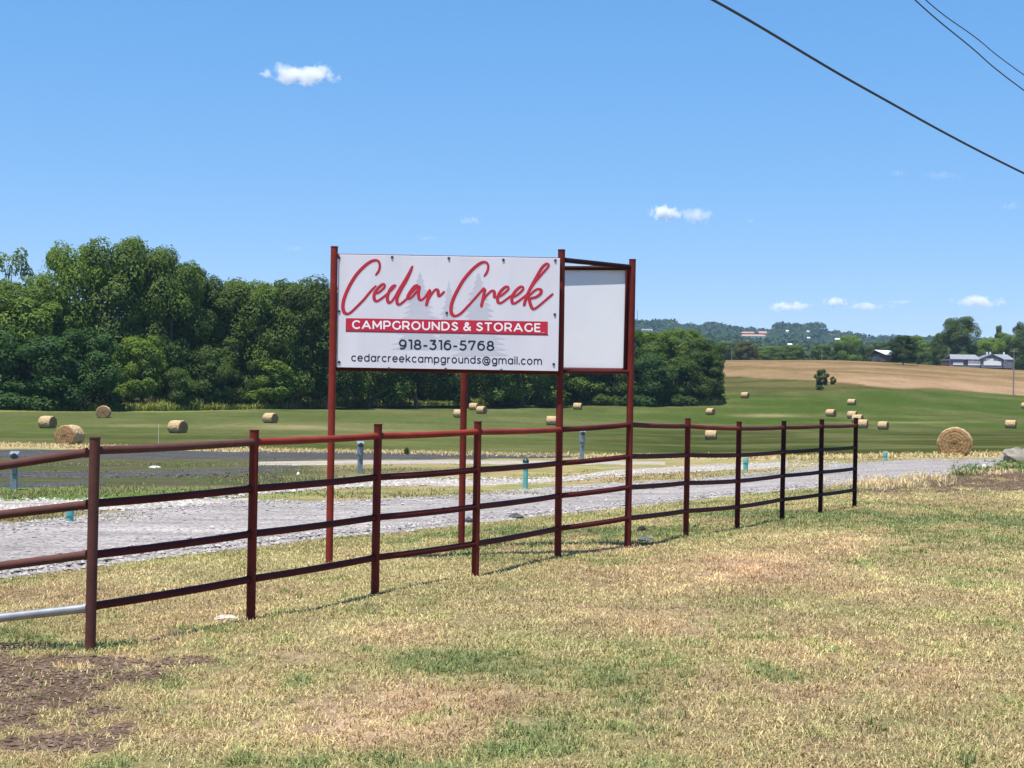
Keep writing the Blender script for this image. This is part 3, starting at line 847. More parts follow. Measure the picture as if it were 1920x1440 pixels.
# frame rails behind the panel
def rail(a, c, r, mat='maroon', name='frame_rail'):
    mb = MB(); mb.tube([a, c], r, 16); return mb.build(name, M[mat], sroot, SO)
hz = A1[2] - 0.085
rail((A0[0] + .03, PZ + 0.005, zt - 0.010), (B0[0] - .03, PZ + 0.005, zt - 0.010), 0.024)
rail((A0[0] + .03, PZ + 0.005, zb - 0.012), (B0[0] - .03, PZ + 0.005, zb - 0.012), 0.026)
rail((B1[0] + .03, B0[1] + .02, B1[2] - 0.105), (C1[0] - .02, C0[1], C1[2] - 0.085), 0.028, 'blackred')
czt = P(1170, 502, C0[1])[2]; czb = P(1170, 694, C0[1])[2]
rail((C0[0] + .01, C0[1] + .02, czt), (D0[0] + .02, D0[1], czt), 0.026, 'blackred')  # near-black paint: the shade on this back rail is in its colour
rail((C0[0], C0[1] + .02, czb), (D0[0] + .02, D0[1], czb), 0.024)
rail((B0[0] + .03, B0[1] + .02, P(1062, 695, B0[1])[2] - .01), (C0[0] - .02, C0[1], czb - .02), 0.022)
rail((A1[0], A0[1] + .03, zt - 0.02), (D1[0], D0[1] - .03, czt - 0.01), 0.022)
mb = MB(); mb.tube([(C0[0] - 0.060, C0[1] + .03, czb), (C0[0] - 0.052, C0[1] + .03, czt)], 0.026, 14); mb.build('frame_rail', M['maroon'], sroot, SO)

mb = MB(); mb.box(((pl + pr) / 2, PZ - 0.05 + 0.0045, (zt + zb) / 2), (pr - pl, 0.009, zt - zb), 0.002)
panel = mb.build('sign_panel', M['panel'], sroot, SO)
# blank panel on the far side of the frame
cd = np.array([C0[0] - D0[0], C0[1] - D0[1]])
mb = MB()
mb.box(((C0[0] + D0[0]) / 2 - 0.02, (C0[1] + D0[1]) / 2 + 0.05, (czt + czb) / 2 + 0.01), (np.linalg.norm(cd) - 0.06, 0.009, czt - czb + 0.05), 0.002, math.atan2(cd[1], cd[0]))
bp_ = mb.build('sign_panel', M['panel_back'], sroot, SO); bp_['label'] = 'blank white back panel behind the front sign'
mb = MB(); mb.box((P(1088, 659, 17.0)[0], (C0[1] + D0[1]) / 2 + 0.02, P(1088, 659, 17.0)[2]), (0.012, 0.012, 0.02), 0.003); mb.build('bolt', M['bolt'], bp_, SO)
for (x_, y_) in [(637, 484), (736, 483), (842, 485), (944, 488), (1041, 489), (637, 584), (838, 587), (1040, 590), (637, 679), (1038, 683), (730, 691), (836, 692), (940, 694)]:
    c = onp(x_, y_, 0.0)
    mb = MB(); mb.tube([(c[0], c[1] + .001, c[2]), (c[0], c[1] - .006, c[2]), (c[0], c[1] - .010, c[2])], [0.015, 0.015, 0.007], 10)
    mb.build('bolt', M['bolt'], panel, SO)

# -- lettering -------------------------------------------------------------
def catmull(pts, n=7):
    pts = [np.array(p, float) for p in pts]
    pts = [2 * pts[0] - pts[1]] + pts + [2 * pts[-1] - pts[-2]]
    out = []
    for i in range(1, len(pts) - 2):
        p0, p1, p2, p3 = pts[i - 1:i + 3]
        for k in range(n):
            t = k / n
            out.append(0.5 * ((2 * p1) + (-p0 + p2) * t + (2 * p0 - 5 * p1 + 4 * p2 - p3) * t * t + (-p0 + 3 * p1 - 3 * p2 + p3) * t ** 3))
    out.append(pts[-2])
    return np.array(out)

CEDAR = [
    [(508, 342), (545, 290), (556, 230), (540, 183), (500, 172), (440, 195), (360, 260), (280, 352), (210, 470), (160, 590), (142, 680), (152, 745), (185, 772), (230, 757), (300, 692), (380, 610), (450, 525), (518, 455)],
    [(500, 552), (560, 522), (608, 474), (606, 442), (580, 446), (530, 492), (494, 552), (494, 605), (520, 630), (560, 612), (620, 566), (672, 520), (740, 452)],
    [(740, 452), (700, 466), (660, 522), (640, 590), (652, 642), (682, 640), (722, 590), (772, 500), (850, 372), (928, 236)],
    [(922, 240), (860, 382), (792, 502), (752, 590), (750, 648), (775, 668), (812, 645), (862, 600), (905, 545), (990, 452)],
    [(990, 452), (950, 462), (900, 522), (870, 580), (882, 602), (922, 580), (972, 520), (1008, 458)],
    [(1004, 462), (990, 540), (996, 598), (1020, 618), (1060, 590), (1100, 530), (1122, 498)],
    [(1120, 500), (1100, 580), (1076, 686)],
    [(1088, 640), (1130, 562), (1178, 503), (1206, 510), (1212, 556), (1226, 572), (1252, 552), (1284, 520)]]
CREEK = [
    [(465, 355), (500, 300), (512, 240), (494, 201), (455, 193), (400, 220), (320, 290), (230, 400), (150, 540), (105, 650), (94, 730), (108, 780), (145, 796), (200, 771), (280, 692), (370, 592), (440, 512), (472, 478)],
    [(474, 488), (460, 570), (432, 700)],
    [(446, 640), (490, 572), (548, 516), (578, 528), (582, 580), (604, 584), (640, 560)],
    [(620, 592), (680, 552), (736, 500), (732, 470), (702, 474), (652, 520), (620, 580), (620, 635), (650, 652), (700, 622), (782, 560)],
    [(780, 594), (850, 552), (902, 500), (897, 470), (866, 474), (816, 520), (780, 580), (780, 640), (805, 656), (850, 631), (930, 570), (962, 538)],
    [(962, 538), (1022, 440), (1112, 330), (1180, 252), (1188, 220), (1162, 214), (1112, 260), (1042, 380), (972, 510), (930, 620), (910, 686)],
    [(932, 624), (982, 560), (1052, 500), (1100, 502), (1100, 542), (1052, 582), (985, 602), (975, 622), (990, 680), (1015, 716), (1050, 706), (1120, 650), (1190, 590), (1242, 545)]]

def script(width, d0, d1, shift, name, mat):
    """hand-lettered script: each stroke a ribbon that rises slightly along its length"""
    vs, fs = [], []
    strokes = [(s, 620) for s in CEDAR] + [(s, 830) for s in CREEK]
    for k, (s, ox) in enumerate(strokes):
        c = catmull(s)
        c = np.stack([ox + c[:, 0] / 6.0 + shift[0], 460 + c[:, 1] / 6.0 + shift[1]], 1)
        t = np.gradient(c, axis=0); t /= np.linalg.norm(t, axis=1)[:, None] + 1e-9
        nrm = np.stack([-t[:, 1], t[:, 0]], 1)
        n = len(c)
        frac = np.linspace(0, 1, n)
        big = 1.0 if len(s) > 16 else 0.92
        wv = width * big * (0.86 + 0.28 * np.clip(t[:, 1], -.3, 1)) * np.clip(np.minimum(frac, 1 - frac) * 14 + 0.55, 0, 1)
        L, R = c + nrm * wv[:, None] / 2, c - nrm * wv[:, None] / 2
        b0 = len(vs)
        for i in range(n):
            off = d0 + (d1 - d0) * ((k % 5) * 0.2 + 0.19 * frac[i])
            vs.append(onp(L[i, 0], L[i, 1], off)); vs.append(onp(R[i, 0], R[i, 1], off))
        for i in range(n - 1):
            fs.append((b0 + 2 * i, b0 + 2 * i + 2, b0 + 2 * i + 3, b0 + 2 * i + 1))
    v = np.array(vs) - SO
    me = np_mesh(name, v, np.array(fs))
    return ob(name, me, M[mat], panel)

script(7.0, 0.0011, 0.0015, (0.7, 0.7), 'script_edge', 's_pink')
script(5.9, 0.0017, 0.0021, (0.25, 0.25), 'script_shade', 's_maroon')
script(4.4, 0.0023, 0.0028, (-0.35, -0.3), 'script_lettering', 's_red')

def flat(poly, off, name, mat):
    v = np.array([onp(x, y, off) for x, y in poly]) - SO
    me = bpy.data.meshes.new(name); me.from_pydata(v.tolist(), [], [list(range(len(v)))]); me.update()
    return ob(name, me, M[mat], panel)

def conifer(cx, top, base, hw, tiers, seed):
    r = random.Random(seed); L, R = [], []
    for k in range(tiers):
        t0, t1 = k / tiers, (k + 1) / tiers
        w = hw * (t1 ** 0.9) * (0.8 + 0.35 * r.random())
        yy = top + (base - top) * t1
        L += [(cx - w, yy - 1.0), (cx - w * 0.55, yy)]
        w = hw * (t1 ** 0.9) * (0.8 + 0.35 * r.random())
        R += [(cx + w, yy - 1.0), (cx + w * 0.55, yy)]
    return [(cx, top)] + R + L[::-1]
flat(conifer(788, 511, 657, 52, 15, 3), 0.0004, 'tree_emblem', 's_grey')
flat(conifer(842, 527, 655, 26, 12, 5), 0.0006, 'tree_emblem', 's_grey')
flat(conifer(897, 512, 668, 55, 15, 8), 0.0008, 'tree_emblem', 's_grey')
flat([(649.5, 597), (1027, 603.5), (1027, 628.5), (649, 621.5)], 0.0013, 'red_banner', 's_red')
flat([(649.2, 620.0), (1027, 627.0), (1028, 629.5), (649.2, 622.5)], 0.0016, 'red_banner_shade', 's_maroon')

# rounded sans lettering drawn as strokes: lines L, arcs A (cx, cy, rx, ry, from, to), smooth curves S; the number is the width
def L(*p): return np.array(p, float)
def A(cx, cy, rx, ry, a0, a1):
    t = np.radians(np.linspace(a0, a1, max(5, int(abs(a1 - a0) / 12))))
    return np.stack([cx + rx * np.cos(t), cy + ry * np.sin(t)], 1)
def S(*p): return catmull(p, 6)
def join(*k): return np.concatenate(k)
bowl = A(.34, .36, .34, .36, 0, 360)
arch = join(L((0, .40)), A(.27, .42, .27, .30, 175, 0), L((.54, 0)))
GLYPH = {
    'C': (.86, A(.5, .5, .5, .5, 45, 315)), 'A': (1.0, L((0, 0), (.5, 1)), L((.5, 1), (1, 0)), L((.2, .30), (.8, .30))),
    'M': (1.0, L((0, 0), (0, 1)), L((0, 1), (.5, .25)), L((.5, .25), (1, 1)), L((1, 1), (1, 0))),
    'P': (.76, L((0, 0), (0, 1)), join(L((0, 1)), A(.44, .69, .32, .31, 90, -90), L((0, .38)))),
    'G': (.90, A(.5, .5, .5, .5, 45, 330), L((.92, .46), (.92, .2))),
    'R': (.78, L((0, 0), (0, 1)), join(L((0, 1)), A(.44, .69, .32, .31, 90, -90), L((0, .38))), L((.44, .38), (.76, 0))),
    'O': (1.0, A(.5, .5, .5, .5, 0, 360)), 'U': (.84, join(L((0, 1)), A(.42, .42, .42, .42, 180, 360), L((.84, 1)))),
    'N': (.86, L((0, 0), (0, 1)), L((0, 1), (.86, 0)), L((.86, 0), (.86, 1))),
    'D': (.88, L((0, 0), (0, 1)), join(L((0, 1)), A(.38, .5, .5, .5, 90, -90), L((0, 0)))),
    'S': (.70, S((.67, .85), (.38, 1.0), (.07, .78), (.34, .54), (.70, .27), (.38, 0), (.0, .14))),
    '&': (.88, S((.86, 0), (.3, .62), (.27, .88), (.44, 1), (.60, .84), (.42, .62), (.08, .34), (.12, .07), (.38, 0), (.66, .14), (.84, .44))),
    'T': (.80, L((0, 1), (.8, 1)), L((.4, 1), (.4, 0))), 'E': (.64, L((0, 0), (0, 1)), L((0, 1), (.62, 1)), L((0, .52), (.56, .52)), L((0, 0), (.64, 0))),
    '9': (.70, A(.35, .66, .35, .34, 0, 360), S((.70, .66), (.66, .30), (.48, .06), (.24, 0), (.08, .05))),
    '6': (.70, A(.35, .34, .35, .34, 0, 360), S((.0, .34), (.04, .70), (.22, .94), (.46, 1), (.62, .95))),
    '1': (.28, L((0, 1), (.28, 1)), L((.28, 1), (.28, 0))), '8': (.70, A(.35, .76, .28, .24, 0, 360), A(.35, .26, .35, .26, 0, 360)),
    '3': (.66, L((.04, 1), (.62, 1)), L((.62, 1), (.32, .60)), S((.30, .60), (.56, .54), (.66, .29), (.52, .06), (.28, 0), (0, .10))),
    '5': (.68, L((.62, 1), (.14, 1)), L((.14, 1), (.10, .58)), S((.10, .58), (.36, .61), (.62, .50), (.66, .28), (.52, .06), (.28, 0), (0, .10))),
    '7': (.68, L((0, .80), (0, 1)), L((0, 1), (.68, 1)), L((.68, 1), (.24, 0))), '-': (.36, L((0, .38), (.36, .38))),
    'c': (.60, A(.34, .36, .34, .36, 48, 312)), 'e': (.68, L((0, .37), (.68, .37)), A(.34, .36, .34, .36, 0, 312)),
    'd': (.68, bowl, L((.68, 1), (.68, 0))), 'a': (.68, bowl, L((.68, .72), (.68, 0))), 'r': (.34, L((0, 0), (0, .72)), S((0, .40), (.09, .64), (.34, .71))),
    'k': (.60, L((0, 0), (0, 1)), L((.56, .72), (0, .20)), L((.2, .40), (.60, 0))), 'm': (1.08, L((0, 0), (0, .72)), arch, arch + np.array((.54, 0))),
    'p': (.68, L((0, .72), (0, -.28)), bowl), 'g': (.68, bowl, S((.68, .72), (.68, .10), (.62, -.2), (.34, -.30), (.06, -.2))), 'o': (.70, bowl),
    'u': (.58, join(L((0, .72)), A(.29, .3, .29, .3, 180, 360), L((.58, .72))), L((.58, .72), (.58, 0))), 'n': (.54, L((0, 0), (0, .72)), arch),
    's': (.50, S((.48, .62), (.26, .72), (.04, .56), (.24, .38), (.50, .19), (.26, 0), (.0, .09))),
    '@': (1.12, A(.56, .34, .56, .56, 15, 315), A(.54, .34, .24, .26, 0, 360), S((.79, .60), (.79, .16), (.92, .06), (1.05, .2), (1.11, .42))),
    'i': (.0, L((0, 0), (0, .72)), L((0, .92), (0, 1.03))), 'l': (.0, L((0, 0), (0, 1))), '.': (.0, L((0, -.02), (0, .10))), '_': (.8, L((0, 0), (.8, 0)))}

def text(s, x0, x1, ytop, ybase, off, name, mat, weight=0.19, gap=0.36):
    strokes, x = [], 0.0
    for ch in s:
        if ch == ' ': x += 0.42; continue
        g = GLYPH[ch]
        strokes += [k + np.array((x, 0)) for k in g[1:]]
        x += g[0] + gap
    W_ = x - gap
    vs, fs = [], []
    wv = weight / 2
    for n, k in enumerate(strokes):
        closed = len(k) > 8 and np.allclose(k[0], k[-1])
        t = np.gradient(k, axis=0)
        if closed: t[0] = t[-1] = t[0] + t[-1]
        t /= np.linalg.norm(t, axis=1)[:, None] + 1e-9
        nr = np.stack([-t[:, 1], t[:, 0]], 1)
        kk = k.copy()
        if not closed: kk[0] -= t[0] * wv * 0.5; kk[-1] += t[-1] * wv * 0.5
        b0 = len(vs)
        for i in range(len(k)):
            for sg in (-1, 1):
                p = kk[i] + sg * nr[i] * wv
                tx = (p[0] + wv) / (W_ + 2 * wv); ty = p[1] * (1 - 2 * wv) + wv
                px = x0 + (x1 - x0) * tx
                py = (ybase[0] + (ybase[1] - ybase[0]) * tx) * (1 - ty) + (ytop[0] + (ytop[1] - ytop[0]) * tx) * ty
                vs.append(onp(px, py, off + 0.00004 * (n % 9) + 0.00003 * i / len(k)))
        for i in range(len(k) - 1): fs.append((b0 + 2 * i, b0 + 2 * i + 2, b0 + 2 * i + 3, b0 + 2 * i + 1))
    return ob(name, np_mesh(name, np.array(vs) - SO, np.array(fs)), M[mat], panel)

text('CAMPGROUNDS & STORAGE', 661, 1014, (600.3, 606.3), (617.8, 623.8), 0.0019, 'banner_lettering', 's_white', 0.215, 0.40)
text('_', 1015.5, 1021, (621.0, 621.0), (624.5, 624.5), 0.0019, 'trade_mark', 's_pink', 0.25)
text('918-316-5768', 748.5, 927, (636.0, 639.0), (656.2, 659.0), 0.0012, 'phone_number', 's_navy', 0.205, 0.36)
text('cedarcreekcampgrounds@gmail.com', 659.5, 1016, (662.5, 669.0), (678.2, 685.0), 0.0012, 'email_lettering', 's_navy', 0.170, 0.33)

# ------------------------------------------------------------------ round hay bales
def bale_mesh(seed):
    r = np.random.default_rng(seed)
    R, Lh, seg = 0.75, 0.78, 72
    prof = [(0.0, Lh - 0.02)] + [(R * k / 9, Lh - 0.012 * (k % 2)) for k in range(1, 9)] + [(R * .95, Lh - 0.02), (R, Lh - 0.07)]
    side = [(R, Lh - 0.07 - (2 * Lh - .14) * k / 16) for k in range(1, 17)]
    prof = prof + side + [(R * .95, -Lh + .02)] + [(R * k / 9, -Lh + 0.012 * (k % 2)) for k in range(8, 0, -1)] + [(0.0, -Lh + .02)]
    prof = np.array(prof)
    an = np.linspace(0, 2 * np.pi, seg, endpoint=False)
    rr, aa = np.meshgrid(prof[:, 0], an, indexing='ij'); xx = np.repeat(prof[:, 1][:, None], seg, 1)
    rr = rr * (1 + (fbm(aa * 9 + 3, xx * 9, seed, 3) - .5) * 0.17 * (rr > .3)) + (r.random(rr.shape) - .5) * 0.018
    xx = xx + (r.random(xx.shape) - .5) * 0.03
    y = rr * np.cos(aa); z = rr * np.sin(aa)
    z = np.where(z < 0, z * (1 - 0.14 * (-z / R) ** 2), z); z = np.maximum(z, -0.63)
    v = np.stack([xx, y, z + 0.62], -1).reshape(-1, 3)
    m = len(prof); ii = np.arange(m * seg).reshape(m, seg); jj = np.roll(ii, -1, 1)
    q = np.stack([ii[:-1], jj[:-1], jj[1:], ii[1:]], -1).reshape(-1, 4)
    return np_mesh('hay_bale', v, q, True)

def mat_hay():
    m, nt, b = mat_new('rolled_hay')
    tc = N(nt, 'ShaderNodeTexCoord')
    sep = N(nt, 'ShaderNodeSeparateXYZ'); nt.links.new(tc.outputs['Object'], sep.inputs[0])
    # rings round the roll's own axis
    zc = N(nt, 'ShaderNodeMath', operation='SUBTRACT'); nt.links.new(sep.outputs[2], zc.inputs[0]); zc.inputs[1].default_value = 0.62
    cmb = N(nt, 'ShaderNodeCombineXYZ'); nt.links.new(sep.outputs[1], cmb.inputs[0]); nt.links.new(zc.outputs[0], cmb.inputs[1])
    ln = N(nt, 'ShaderNodeVectorMath', operation='LENGTH'); nt.links.new(cmb.outputs[0], ln.inputs[0])
    nz = N(nt, 'ShaderNodeTexNoise', Scale=7.0, Detail=8.0, Roughness=0.7); nt.links.new(tc.outputs['Object'], nz.inputs['Vector'])
    ad = N(nt, 'ShaderNodeMath', operation='MULTIPLY_ADD'); nt.links.new(nz.outputs['Fac'], ad.inputs[0]); ad.inputs[1].default_value = 0.20; nt.links.new(ln.outputs['Value'], ad.inputs[2])
    mu = N(nt, 'ShaderNodeMath', operation='MULTIPLY'); nt.links.new(ad.outputs[0], mu.inputs[0]); mu.inputs[1].default_value = 46.0
    sn = N(nt, 'ShaderNodeMath', operation='SINE'); nt.links.new(mu.outputs[0], sn.inputs[0])
    mix = N(nt, 'ShaderNodeMath', operation='MULTIPLY_ADD'); nt.links.new(sn.outputs[0], mix.inputs[0]); mix.inputs[1].default_value = 0.09; nt.links.new(nz.outputs['Fac'], mix.inputs[2])
    rp = N(nt, 'ShaderNodeValToRGB')
    rp.color_ramp.elements[0].position = 0.25; rp.color_ramp.elements[1].position = 0.75
    rp.color_ramp.elements[0].color = (0.23, 0.145, 0.072, 1); rp.color_ramp.elements[1].color = (0.56, 0.415, 0.235, 1)
    nt.links.new(mix.outputs[0], rp.inputs[0])
    ab = N(nt, 'ShaderNodeMath', operation='ABSOLUTE'); nt.links.new(sep.outputs[0], ab.inputs[0])
    gt = N(nt, 'ShaderNodeMapRange'); gt.inputs[1].default_value = 0.68; gt.inputs[2].default_value = 0.74; nt.links.new(ab.outputs[0], gt.inputs[0])
    mx = N(nt, 'ShaderNodeMix', data_type='RGBA', blend_type='MULTIPLY'); nt.links.new(gt.outputs[0], mx.inputs[0]); nt.links.new(rp.outputs[0], mx.inputs[6]); mx.inputs[7].default_value = (0.72, 0.64, 0.58, 1)
    nt.links.new(mx.outputs[2], b.inputs['Base Color'])
    b.inputs['Roughness'].default_value = 0.9; b.inputs['Specular IOR Level'].default_value = 0.1
    bp = N(nt, 'ShaderNodeBump', Strength=0.9, Distance=0.05); nt.links.new(mix.outputs[0], bp.inputs['Height']); nt.links.new(bp.outputs[0], b.inputs['Normal'])
    return m
M['hay'] = mat_hay()
bale_me = [bale_mesh(s) for s in (1, 2, 3)]
for me in bale_me: me.materials.append(M['hay'])
BALES = [  # x, foot y, diameter px, turn of the axis (degrees; 0 = lying across the view), label
    (89, 803, 25, -35, 'round hay bale at the left edge of the field, its dark end turned right'),
    (130, 834, 41, 62, 'big round hay bale with its spiral end facing us, left of the corner post'),
    (194, 783, 25, 84, 'round hay bale half sunk in rough grass right under the left trees'),
    (333, 812, 27, -40, 'round hay bale between the first two fence posts'),
    (507, 793, 21, -38, 'round hay bale just above the second fence post'),
    (859, 783, 16, -10, 'hay bale half hidden behind the rear sign post'),
    (888, 769, 14, -15, 'smaller-looking farthest hay bale of the three by the rear sign post'),
    (903, 776, 16, -30, 'hay bale right of the rear sign post, nearest of an overlapping pair'),
    (1034, 797, 18.5, -5, 'hay bale cut off by the front right sign post'),
    (1083, 768, 13.5, -12, 'hay bale between the two right sign posts below the blank panel'),
    (1397, 746.5, 12, -22, 'farthest hay bale, near the right end of the wood'),
    (1332, 778, 14, -28, 'hay bale above the top rail, right of the sign'),
    (1333, 824, 19, -6, 'hay bale seen between the top rails right of the sign'),
    (1558, 781, 15, -25, 'hay bale standing alone just left of the loose row near the fence end'),
    (1597, 759.5, 12.5, -15, 'small far hay bale above the row behind the fence end'),
    (1598, 785, 15, -18, 'back left hay bale of the close row behind the fence end'),
    (1608, 793, 16.5, -20, 'middle hay bale of the close row behind the last fence post'),
    (1618, 803, 17.5, -10, 'front hay bale of the close row, right of the last fence post'),
    (1656, 805.5, 17.5, -16, 'hay bale standing right of the close row by the fence end'),
    (1790, 855, 58, 88, 'large near hay bale showing its round spiral end by the road'),
    (1895, 803, 16.5, -8, 'hay bale at the right edge of the field'),
    (1922, 766, 12, -8, 'hay bale cut off by the right border of the photo'),
]
for i, (x, y, dpx, rot, lab) in enumerate(BALES):
    g = G1(x, y)
    s = dpx * g[1] / F / 1.46
    o = ob('hay_bale', bale_me[i % 3])
    o.location = (g[0], g[1], g[2] - 0.03)
    ux = math.degrees(math.atan2(g[0], g[1]))
    o.rotation_euler = (0, 0, math.radians(rot - ux))
    o.scale = (s * random.uniform(.9, 1.1), s * random.uniform(.97, 1.05), s * random.uniform(.95, 1.03))
    tag(o, lab, 'hay bale', 'round hay bales on the mown field')

# ------------------------------------------------------------------ trees
def crown_mesh(name, seed, H, R, z0, lobes, per, leaf, colA, colB, prof='round', gap=0.0):
    r = np.random.default_rng(seed)
    pos, nor, cc = [], [], []
    for k in range(lobes):
        t = (k + r.random()) / lobes
        zz = z0 + (1 - z0) * (0.04 + 0.90 * t)
        tt = (zz - z0) / (1 - z0)
        if prof == 'round': rad = math.sqrt(max(0.0, 1 - (abs(tt - 0.45) / 0.60) ** 2.3))
        elif prof == 'cone': rad = (1 - tt) ** 0.75 + 0.08
        elif prof == 'full': rad = min(1.0, 1.1 * math.sqrt(max(0.0, 1 - (max(tt - 0.40, 0) / 0.63) ** 2.6)))
        else: rad = 0.55 + 0.45 * math.sin(tt * 3.1)
        a = r.random() * 6.283
        d = math.sqrt(r.random() * 0.85 + 0.15) * rad * R * 0.80
        c = np.array([math.cos(a) * d, math.sin(a) * d, zz * H])
        lr = R * (0.19 + 0.17 * r.random()) * (0.75 + 0.4 * rad)
        n = int(per * (0.7 + 0.6 * r.random()))
        v = r.normal(0, 1, (n, 3)); v /= np.linalg.norm(v, axis=1)[:, None]
        out = np.array([math.cos(a), math.sin(a), 0.55]); out /= np.linalg.norm(out)
        v = v + out * 0.55; v /= np.linalg.norm(v, axis=1)[:, None]
        sh = lr * (0.80 + 0.28 * r.random(n) ** 1.5) * (1 + 0.35 * (vnoise(v[:, 0] * 3 + k * 7, v[:, 1] * 3 + v[:, 2] * 2, seed) - .5))
        p = c + v * sh[:, None] * np.array([1, 1, 0.78])
        pos.append(p); nor.append(v)
        tone = r.random() * 0.75 + 0.12
        base = np.array(colA) * (1 - tone) + np.array(colB) * tone
        cc.append(base[None] * (0.82 + 0.36 * r.random((n, 1))))
    p, nv, c = np.concatenate(pos), np.concatenate(nor), np.concatenate(cc)
    k = p[:, 2] > z0 * H * 0.5; p, nv, c = p[k], nv[k], c[k]
    n = len(p)
    nn = nv * 0.9 + r.normal(0, 0.24, (n, 3)) + np.array([0, 0, 0.38]); nn /= np.linalg.norm(nn, axis=1)[:, None]
    ref = r.normal(0, 1, (n, 3)); a = np.cross(nn, ref); a /= np.linalg.norm(a, axis=1)[:, None] + 1e-9
    b = np.cross(nn, a)
    s = leaf * (0.55 + 0.9 * r.random(n))[:, None]
    droop = nn * s * 0.25
    q1, q2, q3, q4 = p - a * s, p - b * s * 0.55 + droop, p + a * s, p + b * s * 0.55 + droop
    v = np.stack([q1, q2, q3, q4], 1).reshape(-1, 3)
    i = np.arange(n) * 4
    return np_mesh(name, v, np.stack([i, i + 1, i + 2, i + 3], 1), False, np.repeat(c, 4, 0))

def trunk_mesh(name, seed, H, r0, z_top, limbs, spread):
    r = random.Random(seed)
    mb = MB()
    pts = [Vector((0, 0, -0.4))]; rad = [r0 * 1.35]
    x = y = 0
    for k in range(1, 6):
        x += r.uniform(-.3, .3) * H / 20; y += r.uniform(-.3, .3) * H / 20
        pts.append(Vector((x, y, z_top * H * k / 5))); rad.append(r0 * (1 - 0.15 * k))
    mb.tube(pts, rad, 8)
    for k in range(limbs):
        b = pts[r.randint(1, 4)]; a = r.uniform(0, 6.28); L = spread * r.uniform(.6, 1)
        m = b + Vector((math.cos(a) * L * .5, math.sin(a) * L * .5, L * .35)); e = b + Vector((math.cos(a) * L, math.sin(a) * L, L * .8))
        mb.tube([b, m, e], [r0 * .5, r0 * .32, r0 * .12], 6)
    me = mb.mesh(name); me.materials.append(M['bark'])
    return me

DK, MD, LT = (0.064, 0.104, 0.019), (0.102, 0.160, 0.026), (0.148, 0.218, 0.034)
VAR = {
    'oak': (crown_mesh('crown', 11, 20, 7.0, 0.08, 90, 300, 0.24, DK, LT, 'full'), trunk_mesh('trunk', 1, 20, 0.34, 0.7, 7, 4.5)),
    'elm': (crown_mesh('crown', 12, 20, 6.5, 0.10, 94, 290, 0.235, DK, MD, 'full'), trunk_mesh('trunk', 2, 20, 0.30, 0.72, 7, 4.0)),
    'hack': (crown_mesh('crown', 13, 20, 7.5, 0.06, 88, 300, 0.245, MD, LT, 'full'), trunk_mesh('trunk', 3, 20, 0.32, 0.7, 8, 5.0)),
    'bush': (crown_mesh('crown', 14, 10, 4.6, 0.03, 54, 300, 0.19, DK, MD, 'full'), trunk_mesh('trunk', 4, 10, 0.16, 0.7, 8, 2.6)),
    'willow': (crown_mesh('crown', 15, 10, 4.0, 0.16, 50, 300, 0.19, MD, LT, 'full'), trunk_mesh('trunk', 5, 10, 0.15, 0.7, 8, 2.6)),
    'thin': (crown_mesh('crown', 16, 20, 6.0, 0.35, 26, 60, 0.34, DK, MD, 'round'), trunk_mesh('trunk', 6, 20, 0.26, 0.85, 12, 5.5)),
    'cedar': (crown_mesh('crown', 17, 12, 3.0, 0.05, 40, 120, 0.26, DK, MD, 'cone'), trunk_mesh('trunk', 7, 12, 0.18, 0.9, 4, 1.2)),
    'round': (crown_mesh('crown', 18, 20, 8.0, 0.26, 80, 190, 0.31, DK, MD, 'round'), trunk_mesh('trunk', 8, 20, 0.42, 0.7, 9, 5.5)),
    'shrub': (crown_mesh('crown', 19, 3, 1.7, 0.02, 26, 150, 0.14, DK, MD, 'full'), trunk_mesh('trunk', 9, 3, 0.06, 0.6, 6, 1.0)),
}
for c, t in VAR.values(): c.materials.append(M['leaf'])
VH = {'oak': (20, 7.6), 'elm': (20, 7.2), 'hack': (20, 8.2), 'bush': (10, 5.0), 'willow': (10, 4.4), 'thin': (20, 6.6), 'cedar': (12, 3.2), 'round': (20, 8.6), 'shrub': (3, 1.9)}

def tree(var, x, base, top, wpx, tint, label, cat='tree', group=None, Z=None, name=None):
    """base: photo row of the foot on the ground, or None with a distance Z"""
    if Z is None:
        g = G1(x, base); Z = g[1]
    else:
        u, _ = uv(x, 760); X = float(u) * Z / F
        g = np.array([X, Z, float(zat(X, Z)) if Z < 940 else 6.0])
    H = P(x, top, Z)[2] - g[2]
    cm, tm = VAR[var]; h0, r0 = VH[var]
    sz = H / (h0 * 1.03); sx = (wpx * (1.25 if group == W else 1.0) * Z / F) / (2 * r0)
    o = empty(name or {'bush': 'bush', 'shrub': 'bush', 'cedar': 'cedar_tree'}.get(var, 'tree'), (g[0], g[1], g[2] - 0.05), label, cat, group)
    o.rotation_euler = (0, 0, random.uniform(0, 6.28))
    o.scale = (sx, sx, sz)
    c = ob('crown', cm, None, o); c.color = (*tint, 1)
    ob('trunk', tm, None, o)
    return o

W = 'trees of the dense wood behind the hay field'
Tn, Tb, Ty, Td, Tg = (1, 1, 1), (0.62, 0.82, 0.95), (1.12, 1.1, .85), (.80, .80, .8), (.95, .9, .85)
